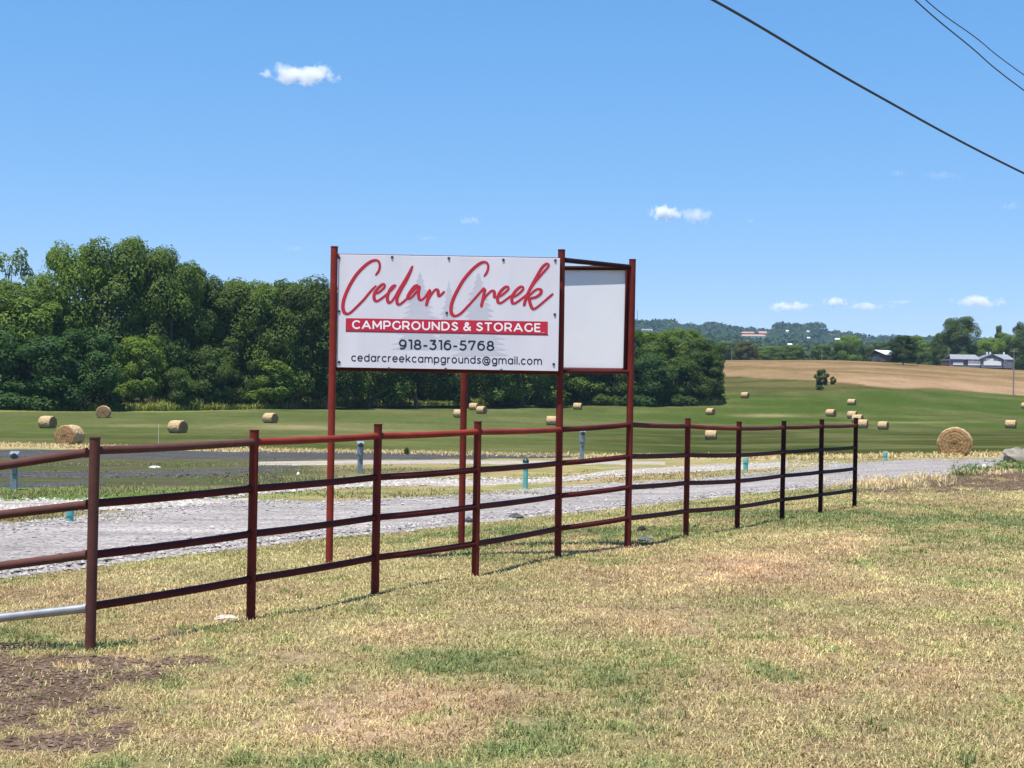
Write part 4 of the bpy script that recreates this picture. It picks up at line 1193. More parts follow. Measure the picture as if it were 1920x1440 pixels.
# tall back row (behind the front growth)
for a in [
    ('thin', 14, 450, 96, 300, (2.0, 1.75, 4.5), 'thin pale grey tree rising behind the far left of the wood'),
    ('hack', -40, 540, 170, 238, Ty, 'yellow-green tree cut off by the left border of the photo'),
    ('oak', 50, 522, 130, 242, Tn, 'broad green tree below the thin pale tree'),
    ('hack', 130, 452, 130, 246, Ty, 'tall bright green tree forming the left shoulder of the wood skyline'),
    ('oak', 205, 436, 150, 250, Tn, 'tallest tree at the top of the wood skyline'),
    ('elm', 265, 458, 130, 254, Tg, 'tall olive tree just right of the highest crown'),
    ('oak', 318, 466, 120, 252, Tn, 'tall tree with a pointed tip on the falling skyline'),
    ('elm', 352, 492, 110, 258, Td, 'dark tree on the falling skyline above the lower middle trees'),
    ('elm', 402, 516, 130, 262, Tg, 'lower tree where the skyline levels off'),
    ('hack', 455, 522, 130, 264, Tg, 'olive tree on the level skyline midway to the sign'),
    ('oak', 510, 522, 120, 266, Tn, 'green tree on the level skyline left of its last peak'),
    ('elm', 556, 514, 120, 268, Tg, 'tree at the last small peak of the skyline before the sign'),
    ('elm', 612, 528, 120, 270, Td, 'dark tree directly behind the left sign post'),
    ('oak', 690, 545, 140, 285, Tn, 'tree hidden behind the left part of the sign'),
    ('elm', 780, 560, 140, 295, Tn, 'tree hidden behind the middle of the sign'),
    ('oak', 880, 575, 150, 305, Tn, 'tree behind the sign above the rear post'),
    ('hack', 980, 590, 150, 315, Tn, 'tree behind the right part of the lettered panel'),
    ('oak', 1090, 602, 140, 330, Tn, 'tree behind the blank back panel'),
    ('elm', 1160, 612, 110, 335, Tg, 'tree behind the far right sign post'),
    ('oak', 1222, 617, 90, 345, Ty, 'bright green tree right beside the rightmost sign post'),
    ('hack', 1275, 613, 90, 345, Tn, 'tallest tree of the wood right of the sign'),
    ('elm', 1316, 634, 70, 340, Td, 'dark tree near the right end of the wood'),
]:
    v, x, top, w, Z, tint, lab = a
    tree(v, x, None, top, w, tint, lab, group=W, Z=Z)
# front row at the field edge
for a in [
    ('bush', -10, 766, 600, 130, Tb, 'blue-green tree at the left border low in the wood'),
    ('bush', 75, 768, 632, 150, Tb, 'wide blue-green tree low in the wood above the left bales'),
    ('willow', 60, 764, 560, 140, Ty, 'yellow-green crown above the blue-green left trees'),
    ('bush', 160, 770, 615, 120, Tb, 'blue-green tree right of the wide one above the small bale'),
    ('bush', 215, 762, 640, 55, (1.5, .75, 1.0), 'brown dead vine-covered tree in the front of the wood'),
    ('willow', 262, 768, 628, 85, Ty, 'yellow-green small tree right of the brown dead one'),
    ('elm', 300, 762, 560, 120, Td, 'dark tree with deep shade beneath it in the middle of the left wood'),
    ('bush', 325, 769, 690, 70, Tn, 'low dark bush at the field edge above the fourth bale'),
    ('bush', 385, 767, 650, 90, Tn, 'mid green tree at the field edge left of the pale one'),
    ('willow', 500, 766, 668, 90, Ty, 'pale yellow-green tree with visible forked stems near the sign'),
    ('bush', 445, 766, 640, 80, Tg, 'olive tree left behind the pale yellow-green one'),
    ('bush', 560, 762, 620, 100, Td, 'dark tree between the pale one and the left sign post'),
    ('bush', 640, 758, 650, 100, Td, 'dark low tree right behind the foot of the left panel edge'),
    ('willow', 690, 759, 690, 70, Tn, 'light green bush below the left third of the sign'),
    ('bush', 755, 757, 670, 100, Td, 'dark low tree below the middle of the sign'),
    ('willow', 838, 757, 715, 60, (1.1, 1.35, 1.0), 'fresh green bush just left of the rear sign post'),
    ('bush', 910, 756, 660, 110, Td, 'dark low tree right of the rear sign post'),
    ('bush', 985, 756, 670, 100, Td, 'dark low tree left of the front right sign post'),
    ('bush', 1090, 757, 660, 100, Tn, 'green low tree between the two right sign posts'),
    ('bush', 1150, 759, 670, 80, Tn, 'green low tree just left of the rightmost sign post'),
    ('bush', 1215, 760, 665, 90, Tb, 'blue-green low tree right of the rightmost sign post'),
    ('bush', 1262, 759, 670, 80, Tn, 'green low tree in the middle of the right part of the wood'),
    ('elm', 1312, 758, 655, 75, Td, 'dark tree at the right end of the wood, front row'),
    ('bush', 1334, 756, 690, 46, Td, 'last low tree at the right end of the wood'),
]:
    v, x, base, top, w, tint, lab = a
    tree(v, x, base, top, w, tint, lab, group=W, cat='tree' if 'bush' not in lab else 'bush')

# rough growth along the foot of the wood
def undergrowth():
    r = np.random.default_rng(91)
    n = 42000
    x = r.random(n) * 1560 - 200
    base = np.interp(x, [-200, 0, 100, 300, 420, 560, 620, 800, 1000, 1200, 1340, 1360], [764, 766, 770, 771, 769, 766, 763, 760, 758, 761, 760, 757])
    clump = fbm(x * 0.035, x * 0 + 2, 33, 4)
    y = base - r.random(n) ** 1.3 * 9
    g = G(x, y)
    h = (1.0 + 3.4 * np.clip(clump - .3, 0, 1) * r.random(n)) * (0.6 + .6 * r.random(n))
    col = mixc((0.16, 0.19, 0.045), (0.34, 0.34, 0.09), np.clip(r.random(n) * .7 + (clump - .5), 0, 1))
    blades(g[:, 0], g[:, 1], col, h, 0.14 + 0.16 * r.random(n), 'tall_grass', 'tall yellow-green grass along the foot of the wood', 92, (0.05, 0.7), 0.6)
    # straw windrow along the near edge of the hay field
    n = 9000
    x = r.random(n) * 2100 - 120
    edge = 834.5 + 0.019 * x + np.interp(x, [0, 400, 700, 1100, 1500, 1920], [0, 2, 1, 1, -4, -18]) + r.normal(0, 1.6, n)
    g = G(x, edge)
    col = mixc((0.36, 0.28, 0.14), (0.58, 0.46, 0.25), r.random(n))
    blades(g[:, 0], g[:, 1], col, 0.10 + .22 * r.random(n), 0.05 + .05 * r.random(n), 'straw_edge', 'pale cut straw along the near edge of the hay field', 94, (0.4, 1.4), 0.5)
undergrowth()

# pasture bushes and the trees by the house
tree('shrub', 1541, 722, 693, 30, (1.0, .85, .9), 'dark round bush standing alone in the dry pasture', 'bush')
tree('shrub', 1562, 721, 706, 14, (1.4, .8, .8), 'small brownish bush beside the round one in the pasture', 'bush')
tree('shrub', 1537, 731, 722, 18, Tb, 'low green bush in front of the round pasture bush', 'bush')
tree('shrub', 486, 862, 845, 14, Tn, 'weed clump on the dark gravel behind the second fence bay', 'weed') if False else None
tree('shrub', 762, 853, 838, 12, Td, 'small dark weed at the field edge behind the third fence post', 'weed')
G2 = 'trees around the far houses'
for a in [
    ('elm', 1693, 684, 627, 60, None, (.62, .68, .75), 'lone dark spreading tree in front of the barn roof'),
    ('oak', 1797, None, 592, 78, 640, Td, 'big dark tree towering behind the far house'),
    ('elm', 1762, None, 622, 40, 650, Td, 'narrow dark tree at the left side of the big one'),
    ('cedar', 1870, None, 605, 26, 690, Tg, 'pointed tree top above the house roof'),
    ('hack', 1857, None, 632, 60, 660, Ty, 'light green tree behind the house right of the big tree'),
    ('oak', 1893, None, 622, 60, 670, Tn, 'green tree behind the right end of the house'),
    ('oak', 1928, None, 596, 70, 640, Td, 'dark tall tree cut off by the right border'),
    ('hack', 1592, None, 627, 56, 700, Tn, 'green tree left of the barn on the pasture crest'),
    ('elm', 1574, None, 636, 36, 705, Td, 'small dark tree left beside the green one on the crest'),
    ('bush', 1400, None, 640, 54, 690, (1.0, .62, .8), 'brownish tree on the crest right of the wood'),
    ('oak', 1740, None, 640, 60, 700, Tg, 'tree between the lone tree and the big dark one'),
    ('elm', 1655, None, 640, 50, 715, Td, 'dark tree behind the barn roof'),
    ('hack', 1715, None, 628, 46, 720, Tn, 'green tree behind the lone spreading tree'),
    ('oak', 1480, None, 645, 60, 730, Tg, 'olive tree above the middle of the pasture crest'),
    ('elm', 1540, None, 645, 50, 735, Tn, 'green tree above the round bush on the crest'),
    ('oak', 1440, None, 648, 60, 725, Tn, 'green tree right of the brownish one on the crest'),
    ('elm', 1360, None, 640, 50, 700, Tn, 'green tree just beyond the right end of the wood'),
    ('bush', 1625, None, 648, 36, 700, Td, 'dark bushy tree left beside the barn'),
]:
    v, x, base, top, w, Z, tint, lab = a
    tree(v, x, base, top, w, tint if Z is None or Z < 645 else tuple(1.3 * c for c in tint), lab, group=G2, Z=Z)  # farther trees lightened, haze put into their tint

# ------------------------------------------------------------------ houses, barn, poles
def house():
    Z = 590.0
    a = P(1783, 683, Z); e = P(1899, 686, Z)
    gz = min(a[2], e[2])
    L = e[0] - a[0]
    k = L / 116.0                                    # metres per photo pixel
    o = empty('ranch_house', (a[0], Z, gz), 'long grey ranch house with white lower walls on the pasture crest', 'house')
    def X(px): return (px - 1783) * k
    def Hh(py): return (685 - py) * k
    D = 9.0
    mb = MB(); mb.box((X(1810), D / 2, Hh(674) / 2 - .5), (X(1838) - X(1783), D, Hh(674) + 1)); mb.build('wall', M['siding'], o)
    mb = MB(); mb.box((X(1858), D / 2 - 0.8, Hh(673) / 2 - .5), (X(1877) - X(1838.5), D, Hh(673) + 1)); mb.build('wall', M['siding'], o)
    mb = MB(); mb.box((X(1888), D / 2, Hh(674) / 2 - .5), (X(1899) - X(1877.5), D, Hh(674) + 1)); mb.build('wall', M['siding'], o)
    def gable(x0, x1, ze, zr, y0, y1, name, mat, axis='x'):
        mb = MB(); ov = 0.5; t = 0.18
        if axis == 'x':
            ym = (y0 + y1) / 2
            A = [(x0 - ov, y0 - ov, ze), (x1 + ov, y0 - ov, ze), (x1 + ov - 1.2, ym, zr), (x0 - ov + 1.2, ym, zr), (x0 - ov, y1 + ov, ze), (x1 + ov, y1 + ov, ze)]
            v = A + [(p[0], p[1], p[2] - t) for p in A]
            f = [(0, 1, 2, 3), (3, 2, 5, 4), (6, 9, 8, 7), (9, 10, 11, 8), (0, 6, 7, 1), (4, 5, 11, 10), (1, 7, 8, 2), (2, 8, 11, 5), (0, 3, 9, 6), (3, 4, 10, 9)]
        else:
            xm = (x0 + x1) / 2
            A = [(x0 - ov, y0 - ov, ze), (x0 - ov, y1 + ov, ze), (xm, y1 + ov, zr), (xm, y0 - ov, zr), (x1 + ov, y0 - ov, ze), (x1 + ov, y1 + ov, ze)]
            v = A + [(p[0], p[1], p[2] - t) for p in A]
            f = [(0, 3, 2, 1), (3, 4, 5, 2), (6, 7, 8, 9), (9, 8, 11, 10), (0, 1, 7, 6), (4, 10, 11, 5), (0, 6, 9, 3), (3, 9, 10, 4), (1, 2, 8, 7), (2, 5, 11, 8)]
            mb.add([(x0, y0 - .02, ze - .1), (x1, y0 - .02, ze - .1), (xm, y0 - .02, zr - .25)], [(0, 1, 2)])
        mb.add(v, f); return mb.build(name, mat, o, smooth=False)
    gable(X(1783), X(1838), Hh(674), Hh(664.5), 0, D, 'roof', M['roof'])
    gable(X(1838.5), X(1877), Hh(672.5), Hh(663.5), -0.8, D - .8, 'roof', M['siding'], 'y')
    rf = gable(X(1868), X(1899), Hh(673), Hh(663), 0.3, D + .3, 'roof', M['roof'])
    for px in (1857, 1863, 1889):
        mb = MB(); mb.box((X(px), D / 2, Hh(661.5)), (0.55, 0.55, 1.1), 0.05); mb.build('chimney', M['white'], rf)
    for x0, x1, y0, y1 in ((1787, 1806, 680, 685), (1815, 1839, 676.5, 685), (1843, 1876, 676.5, 685), (1847, 1861, 671.8, 676.2)):
        yy = -0.8 if x0 > 1839 else 0.0
        mb = MB(); mb.box(((X(x0) + X(x1)) / 2, yy - 0.06, (Hh(y0) + Hh(y1)) / 2), (X(x1) - X(x0), 0.1, Hh(y0) - Hh(y1)), 0.02); mb.build('white_cladding', M['white'], o)
    for x0, x1, y0, y1 in ((1821, 1826, 672.6, 676), (1843.5, 1846.5, 672.8, 676), (1861.8, 1865, 673, 676), (1866.5, 1869.5, 673.4, 676), (1883, 1886.5, 674.5, 678)):
        yy = -0.8 if 1839 < x0 < 1877 else 0.0
        mb = MB(); mb.box(((X(x0) + X(x1)) / 2, yy - 0.05, (Hh(y0) + Hh(y1)) / 2), (X(x1) - X(x0), 0.12, Hh(y0) - Hh(y1)), 0.02); w = mb.build('window', M['white'], o)
        mb = MB(); mb.box(((X(x0) + X(x1)) / 2, yy - 0.12, (Hh(y0) + Hh(y1)) / 2), (X(x1) - X(x0) - .22, 0.05, Hh(y0) - Hh(y1) - .22), 0.01); mb.build('pane', M['glass'], w)
    mb = MB(); mb.box((X(1811), -0.05, Hh(679.5)), (X(1815) - X(1807.5), 0.1, Hh(674) - Hh(685)), 0.02); mb.build('door', M['door'], o)
    # brown shed by its left end
    s = P(1775, 683, Z + 2)
    so = empty('shed', (s[0], Z + 2, gz), 'low dark red-brown shed at the left end of the ranch house', 'shed')
    mb = MB(); mb.box((0, 1.5, 0.7), (2.9, 3, 2.2)); mb.build('wall', M['door'], so)
    mb = MB(); mb.box((0, 1.5, 1.9), (3.3, 3.4, 0.2), 0.04, ); mb.build('roof', M['roof'], so)
house()

def barn():
    Z = 655.0
    a = P(1634, 670, Z); k = Z / F
    o = empty('barn', (a[0], Z, a[2] - 1.4), 'dark barn with a pale tin roof left of the lone tree', 'barn')
    o.rotation_euler = (0, 0, -0.95)
    w, h = 34 * k, 7 * k
    mb = MB(); mb.box((w / 2, 5, 1.2), (w, 10, 3.4)); mb.build('wall', M['boards'], o)
    mb = MB()
    z0, z1 = 2.8, 4.2
    v = [(2.2, -0.6, z1 + .5), (w + .6, -0.6, z0 - .3), (w + .6, 10.6, z0 - .3), (2.2, 10.6, z1 + .5)]
    v += [(p[0], p[1], p[2] - .2) for p in v]
    mb.add(v, [(0, 1, 2, 3), (7, 6, 5, 4), (0, 4, 5, 1), (1, 5, 6, 2), (2, 6, 7, 3), (3, 7, 4, 0)])
    mb.build('roof', M['tin'], o, smooth=False)
    mb = MB()
    v = [(-.6, -0.6, z0), (2.19, -0.6, z1 + .5), (2.19, 10.6, z1 + .5), (-.6, 10.6, z0)]
    v += [(p[0], p[1], p[2] - .2) for p in v]
    mb.add(v, [(0, 1, 2, 3), (7, 6, 5, 4), (0, 4, 5, 1), (1, 5, 6, 2), (2, 6, 7, 3), (3, 7, 4, 0)])
    mb.build('roof', M['boards'], o, smooth=False)
    mb = MB(); mb.box((w * .45, -0.05, 0.9), (2.2, 0.12, 2.2), .02); mb.build('door', M['glass'], o)
barn()

def pole(x, ybase, ytop, Z, r, label, arm=True):
    b = P(x, ybase, Z); t = P(x + 4 * (ybase - ytop) / 230, ytop, Z)
    if Z < 900: b[2] = float(zat(b[0], Z)) - .1
    o = empty('utility_pole', (b[0], Z, b[2]), label, 'pole', 'utility poles in the distance')
    H = t[2] - b[2]
    mb = MB(); mb.tube([(0, 0, 0), (0, 0, H)], [r, r * .7], 8); mb.build('mast', M['wood'], o)
    if arm:
        mb = MB(); mb.box((0, -r - .06, H - 0.6), (2.4, .12, .14), .02); mb.build('crossarm', M['wood'], o)
pole(1900, 737, 655, 395, 0.20, 'thin grey utility pole in the dry pasture right of the ranch house')
pole(1779, 672, 650, 630, 0.16, 'short thin utility pole left of the ranch house', False)
pole(1372, 668, 650, 660, 0.17, 'pale utility pole on the pasture crest right of the brownish tree', False)
pole(1541, 668, 655, 690, 0.17, 'small pale utility pole on the crest above the round bush', False)

# ------------------------------------------------------------------ wooded middle distance and far hills
def canopy(name, label, boxes, n, smin, smax, cA, cB, seed):
    """tree tops of woods too far off to count: leafy clumps over the ground"""
    r = np.random.default_rng(seed)
    V_, F_, C_ = [], [], []
    base = np.array([(1, 0, 0), (-1, 0, 0), (0, 1, 0), (0, -1, 0), (0, 0, 1), (0, 0, -1)], float)
    X, Y, Zh = boxes(n, r)
    n = len(X)
    m = 34
    d = r.normal(0, 1, (n, m, 3)); d /= np.linalg.norm(d, axis=2)[..., None]; d[..., 2] = np.abs(d[..., 2]) * 1.1 - 0.3
    s = (smin + (smax - smin) * r.random(n))[:, None, None]
    p = np.stack([X, Y, Zh], 1)[:, None] + d * s * np.array([1, 1, 0.9]) * (0.75 + .35 * r.random((n, m, 1)))
    nn = d + r.normal(0, .45, (n, m, 3)) + np.array([0, 0, .3]); nn /= np.linalg.norm(nn, axis=2)[..., None]
    a = np.cross(nn, r.normal(0, 1, (n, m, 3))); a /= np.linalg.norm(a, axis=2)[..., None]; b = np.cross(nn, a)
    ls = s * 0.30 * (0.7 + .6 * r.random((n, m, 1)))
    v = np.stack([p - a * ls, p - b * ls * .7, p + a * ls, p + b * ls * .7], 2).reshape(-1, 3)
    i = np.arange(n * m) * 4
    t = r.random((n, 1)); c = np.array(cA) * (1 - t) + np.array(cB) * t
    c = np.repeat(c, m, 0) * (0.75 + .5 * r.random((n * m, 1)))
    o = ob(name, np_mesh(name, v, np.stack([i, i + 1, i + 2, i + 3], 1), False, np.repeat(c, 4, 0)), M['leaf'])
    return tag(o, label, kind='stuff')

def hill(name, Z, depth, ridge, z_base, col):
    xs = np.array([p[0] for p in ridge], float); ys = np.array([p[1] for p in ridge], float)
    px = np.linspace(xs[0], xs[-1], 160)
    u, v = uv(px, np.interp(px, xs, ys))
    X = u * Z / F; top = EYE - v * Z / F
    rows = []
    for t in np.linspace(0, 1, 20):
        prof = math.sin(min(1.0, t / 0.6) * math.pi / 2) if t < 0.6 else math.cos((t - 0.6) / 0.4 * math.pi / 2)
        rows.append(np.stack([X * (1 + (t - .6) * depth / Z), np.full_like(X, Z + (t - .6) * depth), z_base + (top - z_base) * prof + 0 * X], 1))
    rows = np.array(rows); a, b = rows.shape[:2]
    ii = np.arange(a * b).reshape(a, b)
    q = np.stack([ii[:-1, :-1], ii[:-1, 1:], ii[1:, 1:], ii[1:, :-1]], -1).reshape(-1, 4)
    o = ob(name, np_mesh(name, rows.reshape(-1, 3), q, True, np.broadcast_to(np.array(col), (a * b, 3))), M['ground'])
    tag(o, kind='structure')
    def sampler(n, r, tmax=0.66):
        i = r.integers(0, b, n); t = r.random(n) * tmax; fi = t * 19; j = fi.astype(int); w = (fi - j)[:, None]
        p = rows[j, i] * (1 - w) + rows[np.minimum(j + 1, 19), i] * w
        p[:, 0] += r.normal(0, 12, n)
        return p[:, 0], p[:, 1], p[:, 2] - 2
    return o, sampler

FG = (0.026, 0.042, 0.018)
h1, s1 = hill('far_hill', 3000, 700, [(-2600, 600), (-1400, 585), (-400, 600), (300, 590), (800, 600), (1180, 606), (1215, 605), (1250, 604), (1300, 612), (1340, 609), (1380, 615), (1425, 622), (1450, 615), (1470, 611), (1500, 609), (1525, 610), (1545, 615), (1560, 624), (1600, 632), (1700, 634), (1900, 640), (2400, 625), (3600, 615), (4600, 620)], 0, FG)
canopy('far_woods', 'hazy blue-green woods covering the far hills', lambda n, r: s1(n, r), 14000, 6, 12, (0.038, 0.062, 0.026), (0.072, 0.105, 0.04), 201)
h2, s2 = hill('near_hill', 1900, 500, [(-1800, 650), (-600, 640), (400, 640), (1150, 634), (1250, 636), (1350, 634), (1450, 640), (1550, 645), (1650, 648), (1800, 650), (2200, 640), (3600, 640)], 0, FG)
canopy('middle_woods', 'green woods in the middle distance beyond the pasture', lambda n, r: s2(n, r), 8500, 5, 9, (0.036, 0.062, 0.024), (0.078, 0.115, 0.042), 211)
def crest(n, r):
    x = 1330 + r.random(n) * 900; Z = 760 + r.random(n) * 420
    u, _ = uv(x, 700)
    X = u * Z / F
    z = np.where(Z < 945, zat(X, np.minimum(Z, 945)), 17)
    ty = 642 + 12 * fbm(x * .03, Z * .01, 5)
    zt = EYE - (ty - HY - (x - 960) * sr) * Z / F
    return X, Z, z + (zt - z) * r.random(n) * 0.95 - 3
canopy('crest_woods', 'belt of mixed trees just beyond the pasture crest', crest, 2600, 3.0, 6.0, (0.034, 0.06, 0.024), (0.085, 0.125, 0.045), 221)

# scattered buildings on the far hills
def far_house(x, y, w, h, Z, roof, wall, label, name='far_house', cat='house'):
    c = P(x, y, Z - 60); k = Z / F
    o = empty(name, (c[0], c[1], c[2] - h * k), label, cat)
    W_, H_ = w * k, h * k
    mb = MB(); mb.box((0, 0, H_ * .3), (W_, W_ * .5, H_ * .6)); mb.build('wall', M[wall], o)
    mb = MB(); v = [(-W_ * .54, -W_ * .3, H_ * .6), (W_ * .54, -W_ * .3, H_ * .6), (W_ * .54, W_ * .3, H_ * .6), (-W_ * .54, W_ * .3, H_ * .6), (-W_ * .5, 0, H_), (W_ * .5, 0, H_)]
    mb.add(v, [(0, 1, 5, 4), (2, 3, 4, 5), (1, 2, 5), (3, 0, 4), (3, 2, 1, 0)]); mb.build('roof', M[roof], o, smooth=False)
far_house(1571, 634, 10, 6, 1800, 'tin', 'white', 'small white house with a pale roof above the pasture trees')
far_house(1481, 644, 8, 5, 1780, 'tin', 'white', 'tiny white house among the woods below the round hill')
far_house(1412, 627, 40, 9, 2820, 'brick', 'white', 'long low red-roofed building between the two far hills', 'far_building', 'building')
far_house(1402, 622, 22, 7, 2850, 'brick', 'brick', 'brick building behind the long red-roofed one', 'far_building', 'building')
far_house(1430, 621, 14, 10, 2840, 'brick', 'brick', 'tall narrow brick building right of the long red-roofed one', 'far_building', 'building')
far_house(1476, 619, 5, 4, 2880, 'tin', 'white', 'tiny white house high on the left slope of the round hill')
far_house(1515, 620, 5, 3, 2880, 'tin', 'white', 'tiny white house near the top right of the round hill')
far_house(1516, 632, 6, 3, 2800, 'tin', 'white', 'tiny pale house low on the right slope of the round hill')
far_house(1213, 617, 20, 6, 2850, 'roof', 'white', 'pale building on the far hill right beside the sign post')
def antenna(x, y0, y1, Z, label):
    b, t = P(x, y0, Z), P(x, y1, Z)
    mb = MB(); mb.tube([b - np.array([0, 0, 10]), t], [1.0, 0.5], 6)
    o = mb.build('radio_mast', M['wood'], None)
    tag(o, label, 'mast')
antenna(1195, 610, 581, 3000, 'tall thin mast on the far hill beside the sign post')
antenna(1535, 614, 603, 3000, 'thin mast on top of the round far hill')
antenna(1527, 613, 606, 3000, 'shortest mast left of the thin one on the round far hill')

# ------------------------------------------------------------------ camp hook-ups, pipes and rubble
def pedestal(x, yb, yt, wpx, label, turn=0.2):
    g = G1(x, yb); k = g[1] / F
    H = (yb - yt) * k; w = wpx * k
    o = empty('power_pedestal', g, label, 'power pedestal', 'power pedestals on the camping ground')
    o.rotation_euler = (0, 0, turn)
    mb = MB(); mb.box((0, 0, H * .42), (w * .8, w * .55, H * .9), 0.012); mb.build('post', M['ped'], o)
    mb = MB(); mb.box((w * .08, -w * .1, H * .50), (w * .55, w * .62, H * .2), 0.012); mb.build('outlet_cover', M['ped_dark'], o)
    mb = MB(); mb.box((0, 0, H * .74), (w, w * .72, H * .30), 0.015); bx = mb.build('meter_box', M['ped'], o)
    mb = MB(); mb.tube([(w * .05, -w * .34, H * .88), (w * .05, -w * .62, H * .88)], [w * .36, w * .30], 14); mb.build('meter', M['black'], bx)
    mb = MB()
    v = [(-w * .55, -w * .45, H * .93), (w * .55, -w * .45, H * .93), (w * .55, w * .45, H), (-w * .55, w * .45, H)]
    v += [(a, b, c - .02) for a, b, c in v]
    mb.add(v, [(0, 1, 2, 3), (7, 6, 5, 4), (0, 4, 5, 1), (1, 5, 6, 2), (2, 6, 7, 3), (3, 7, 4, 0)])
    mb.build('hood', M['ped'], o, smooth=False)
pedestal(26, 919, 846, 15, 'grey-blue power pedestal at the left border behind the fence', 0.1)
pedestal(675, 888, 827, 12, 'grey power pedestal left of the third fence post', 0.2)
pedestal(1091, 860, 806, 10, 'grey power pedestal between the two right sign posts', 0.25)

def pipe(x, yb, yt, wpx, label, cap=False):
    g = G1(x, yb); k = g[1] / F
    H = (yb - yt) * k; r = wpx * k / 2
    o = empty('water_riser', g, label, 'pipe', 'teal pipes standing on the camping ground')
    mb = MB(); mb.lathe((0, 0, -0.1), [(r, 0), (r, H * .86), (r * 1.18, H * .87), (r * 1.18, H + .08), (r * .9, H + .1)], 18); mb.build('pipe', M['teal'], o)
    mb = MB()
    if cap: mb.lathe((0, 0, H - .02), [(r * 1.2, 0), (r * 1.25, r * .9), (r * .7, r * 1.6), (r * .3, r * 1.8)], 16); mb.build('cap', M['black'], o)
    else: mb.lathe((0, 0, H + .0), [(r * 1.05, 0), (r * 1.05, r * .3), (r * .4, r * .5)], 16); mb.build('cap', M['teal'], o)
pipe(131, 981, 950, 13.5, 'short teal pipe beside the corner post at the pad edge')
pipe(985, 916, 866, 9.5, 'tall teal pipe with a black cap between the sign posts', True)
pipe(1398, 882, 860, 9, 'teal pipe behind the fence right of the sign')
pipe(1660, 866, 848, 6.5, 'small teal pipe at the far road edge by the fence end')

def marker():
    g = G1(297, 836)
    o = empty('marker_rod', g, 'thin pale rod with a white base plate left of the second fence post', 'rod')
    mb = MB(); mb.tube([(0, 0, 0), (0, 0, 1.6)], 0.012, 6); mb.build('rod', M['white'], o)
    g2 = G1(292, 875)
marker()
def lump(name, x, y, w, h, c1, c2, label, cat, seed):
    r = np.random.default_rng(seed)
    g = G1(x, y); k = g[1] / F
    nU, nV = 18, 10
    a = np.linspace(0, 2 * np.pi, nU, endpoint=False); b = np.linspace(0, np.pi / 2 + .5, nV)
    A, B = np.meshgrid(a, b, indexing='ij')
    rr = 1 + (fbm(A * 1.3 + seed, B * 2.5, seed, 4) - .5) * .7
    X = np.sin(B) * np.cos(A) * rr * w * k / 2; Y = np.sin(B) * np.sin(A) * rr * w * k / 2.6; Z = np.cos(B) * rr * h * k
    ii = np.arange(nU * nV).reshape(nU, nV); jj = np.roll(ii, -1, 0)
    q = np.stack([ii[:, :-1], ii[:, 1:], jj[:, 1:], jj[:, :-1]], -1).reshape(-1, 4)
    m = mat_simple(name + '_rock', c1, c2, .95, 4.0 / max(w * k, .2), bump=.8)
    o = ob(name, np_mesh(name, np.stack([X, Y, Z], -1).reshape(-1, 3), q, False), m, loc=(g[0], g[1], g[2]))
    return tag(o, label, cat)
lump('rubble_lump', 1203, 997, 20, 10, (.012, .010, .010), (.04, .03, .028), 'black lump lying in the grass right of the rear right sign post', 'rubble', 3)
lump('rubble_lump', 1211, 1015, 30, 9, (.05, .06, .065), (.13, .14, .15), 'flat grey lump just below the black one by the right sign post', 'rubble', 4)
lump('rubble_lump', 1303, 990, 9, 6, (.012, .010, .010), (.04, .03, .028), 'small black lump right of the seventh fence post', 'rubble', 5)
lump('rubble_lump', 967, 972, 32, 9, (.03, .032, .035), (.09, .09, .095), 'dark rubble heap on the road edge left of the front right sign post', 'rubble', 6)
lump('rubble_lump', 878, 982, 26, 11, (.035, .036, .04), (.10, .10, .105), 'dark rubble by the foot of the rear sign post', 'rubble', 7)
lump('gravel_mound', 1916, 866, 80, 24, (.17, .155, .115), (.27, .245, .195), 'grey-beige gravel mound at the right border beyond the weeds', 'mound', 8)
lump('pale_stone', 1846, 878, 11, 7, (.62, .56, .42), (.75, .7, .55), 'pale yellowish stone among the green weeds by the road', 'stone', 9)
lump('pale_stone', 424, 1160, 44, 7, (.42, .34, .27), (.58, .5, .42), 'flat pale stone left of the second fence post foot', 'stone', 10)
lump('pale_stone', 559, 890, 6, 5, (.8, .78, .72), (.88, .86, .82), 'tiny white object on the pad left of the left sign post', 'stone', 11)
lump('pale_stone', 290, 877, 22, 3.5, (.55, .56, .56), (.65, .66, .66), 'flat whitish slab on the dark gravel behind the first fence bay', 'stone', 12)

# ------------------------------------------------------------------ overhead wires
def wire(pts, r, label):
    w = [P(x, y, Z) for x, y, Z in pts]
    w = catmull(w, 14)
    mb = MB(); mb.tube([tuple(p) for p in w], r, 8)
    o = mb.build('overhead_wire', M['cable'], None)
    tag(o, label, 'wire')
wire([(650, -300, 15.0), (1000, -165, 18.0), (1337, 0, 21.5), (1625, 168, 25.2), (1920, 325, 30), (2300, 500, 38.0), (2700, 640, 55.0)], 0.0215, 'thick black overhead wire sagging across the upper right sky')
wire([(1400, -320, 26), (1560, -160, 29), (1716, 0, 33), (1820, 88, 36), (1922, 171, 40), (2200, 370, 52), (2500, 520, 76)], 0.016, 'thin overhead wire, lower of the pair in the top right corner')
wire([(1400, -340, 27), (1570, -170, 30), (1736, 0, 34), (1830, 71, 37), (1922, 142, 41), (2200, 335, 53), (2500, 490, 78)], 0.013, 'thinnest overhead wire, upper of the pair in the top right corner')

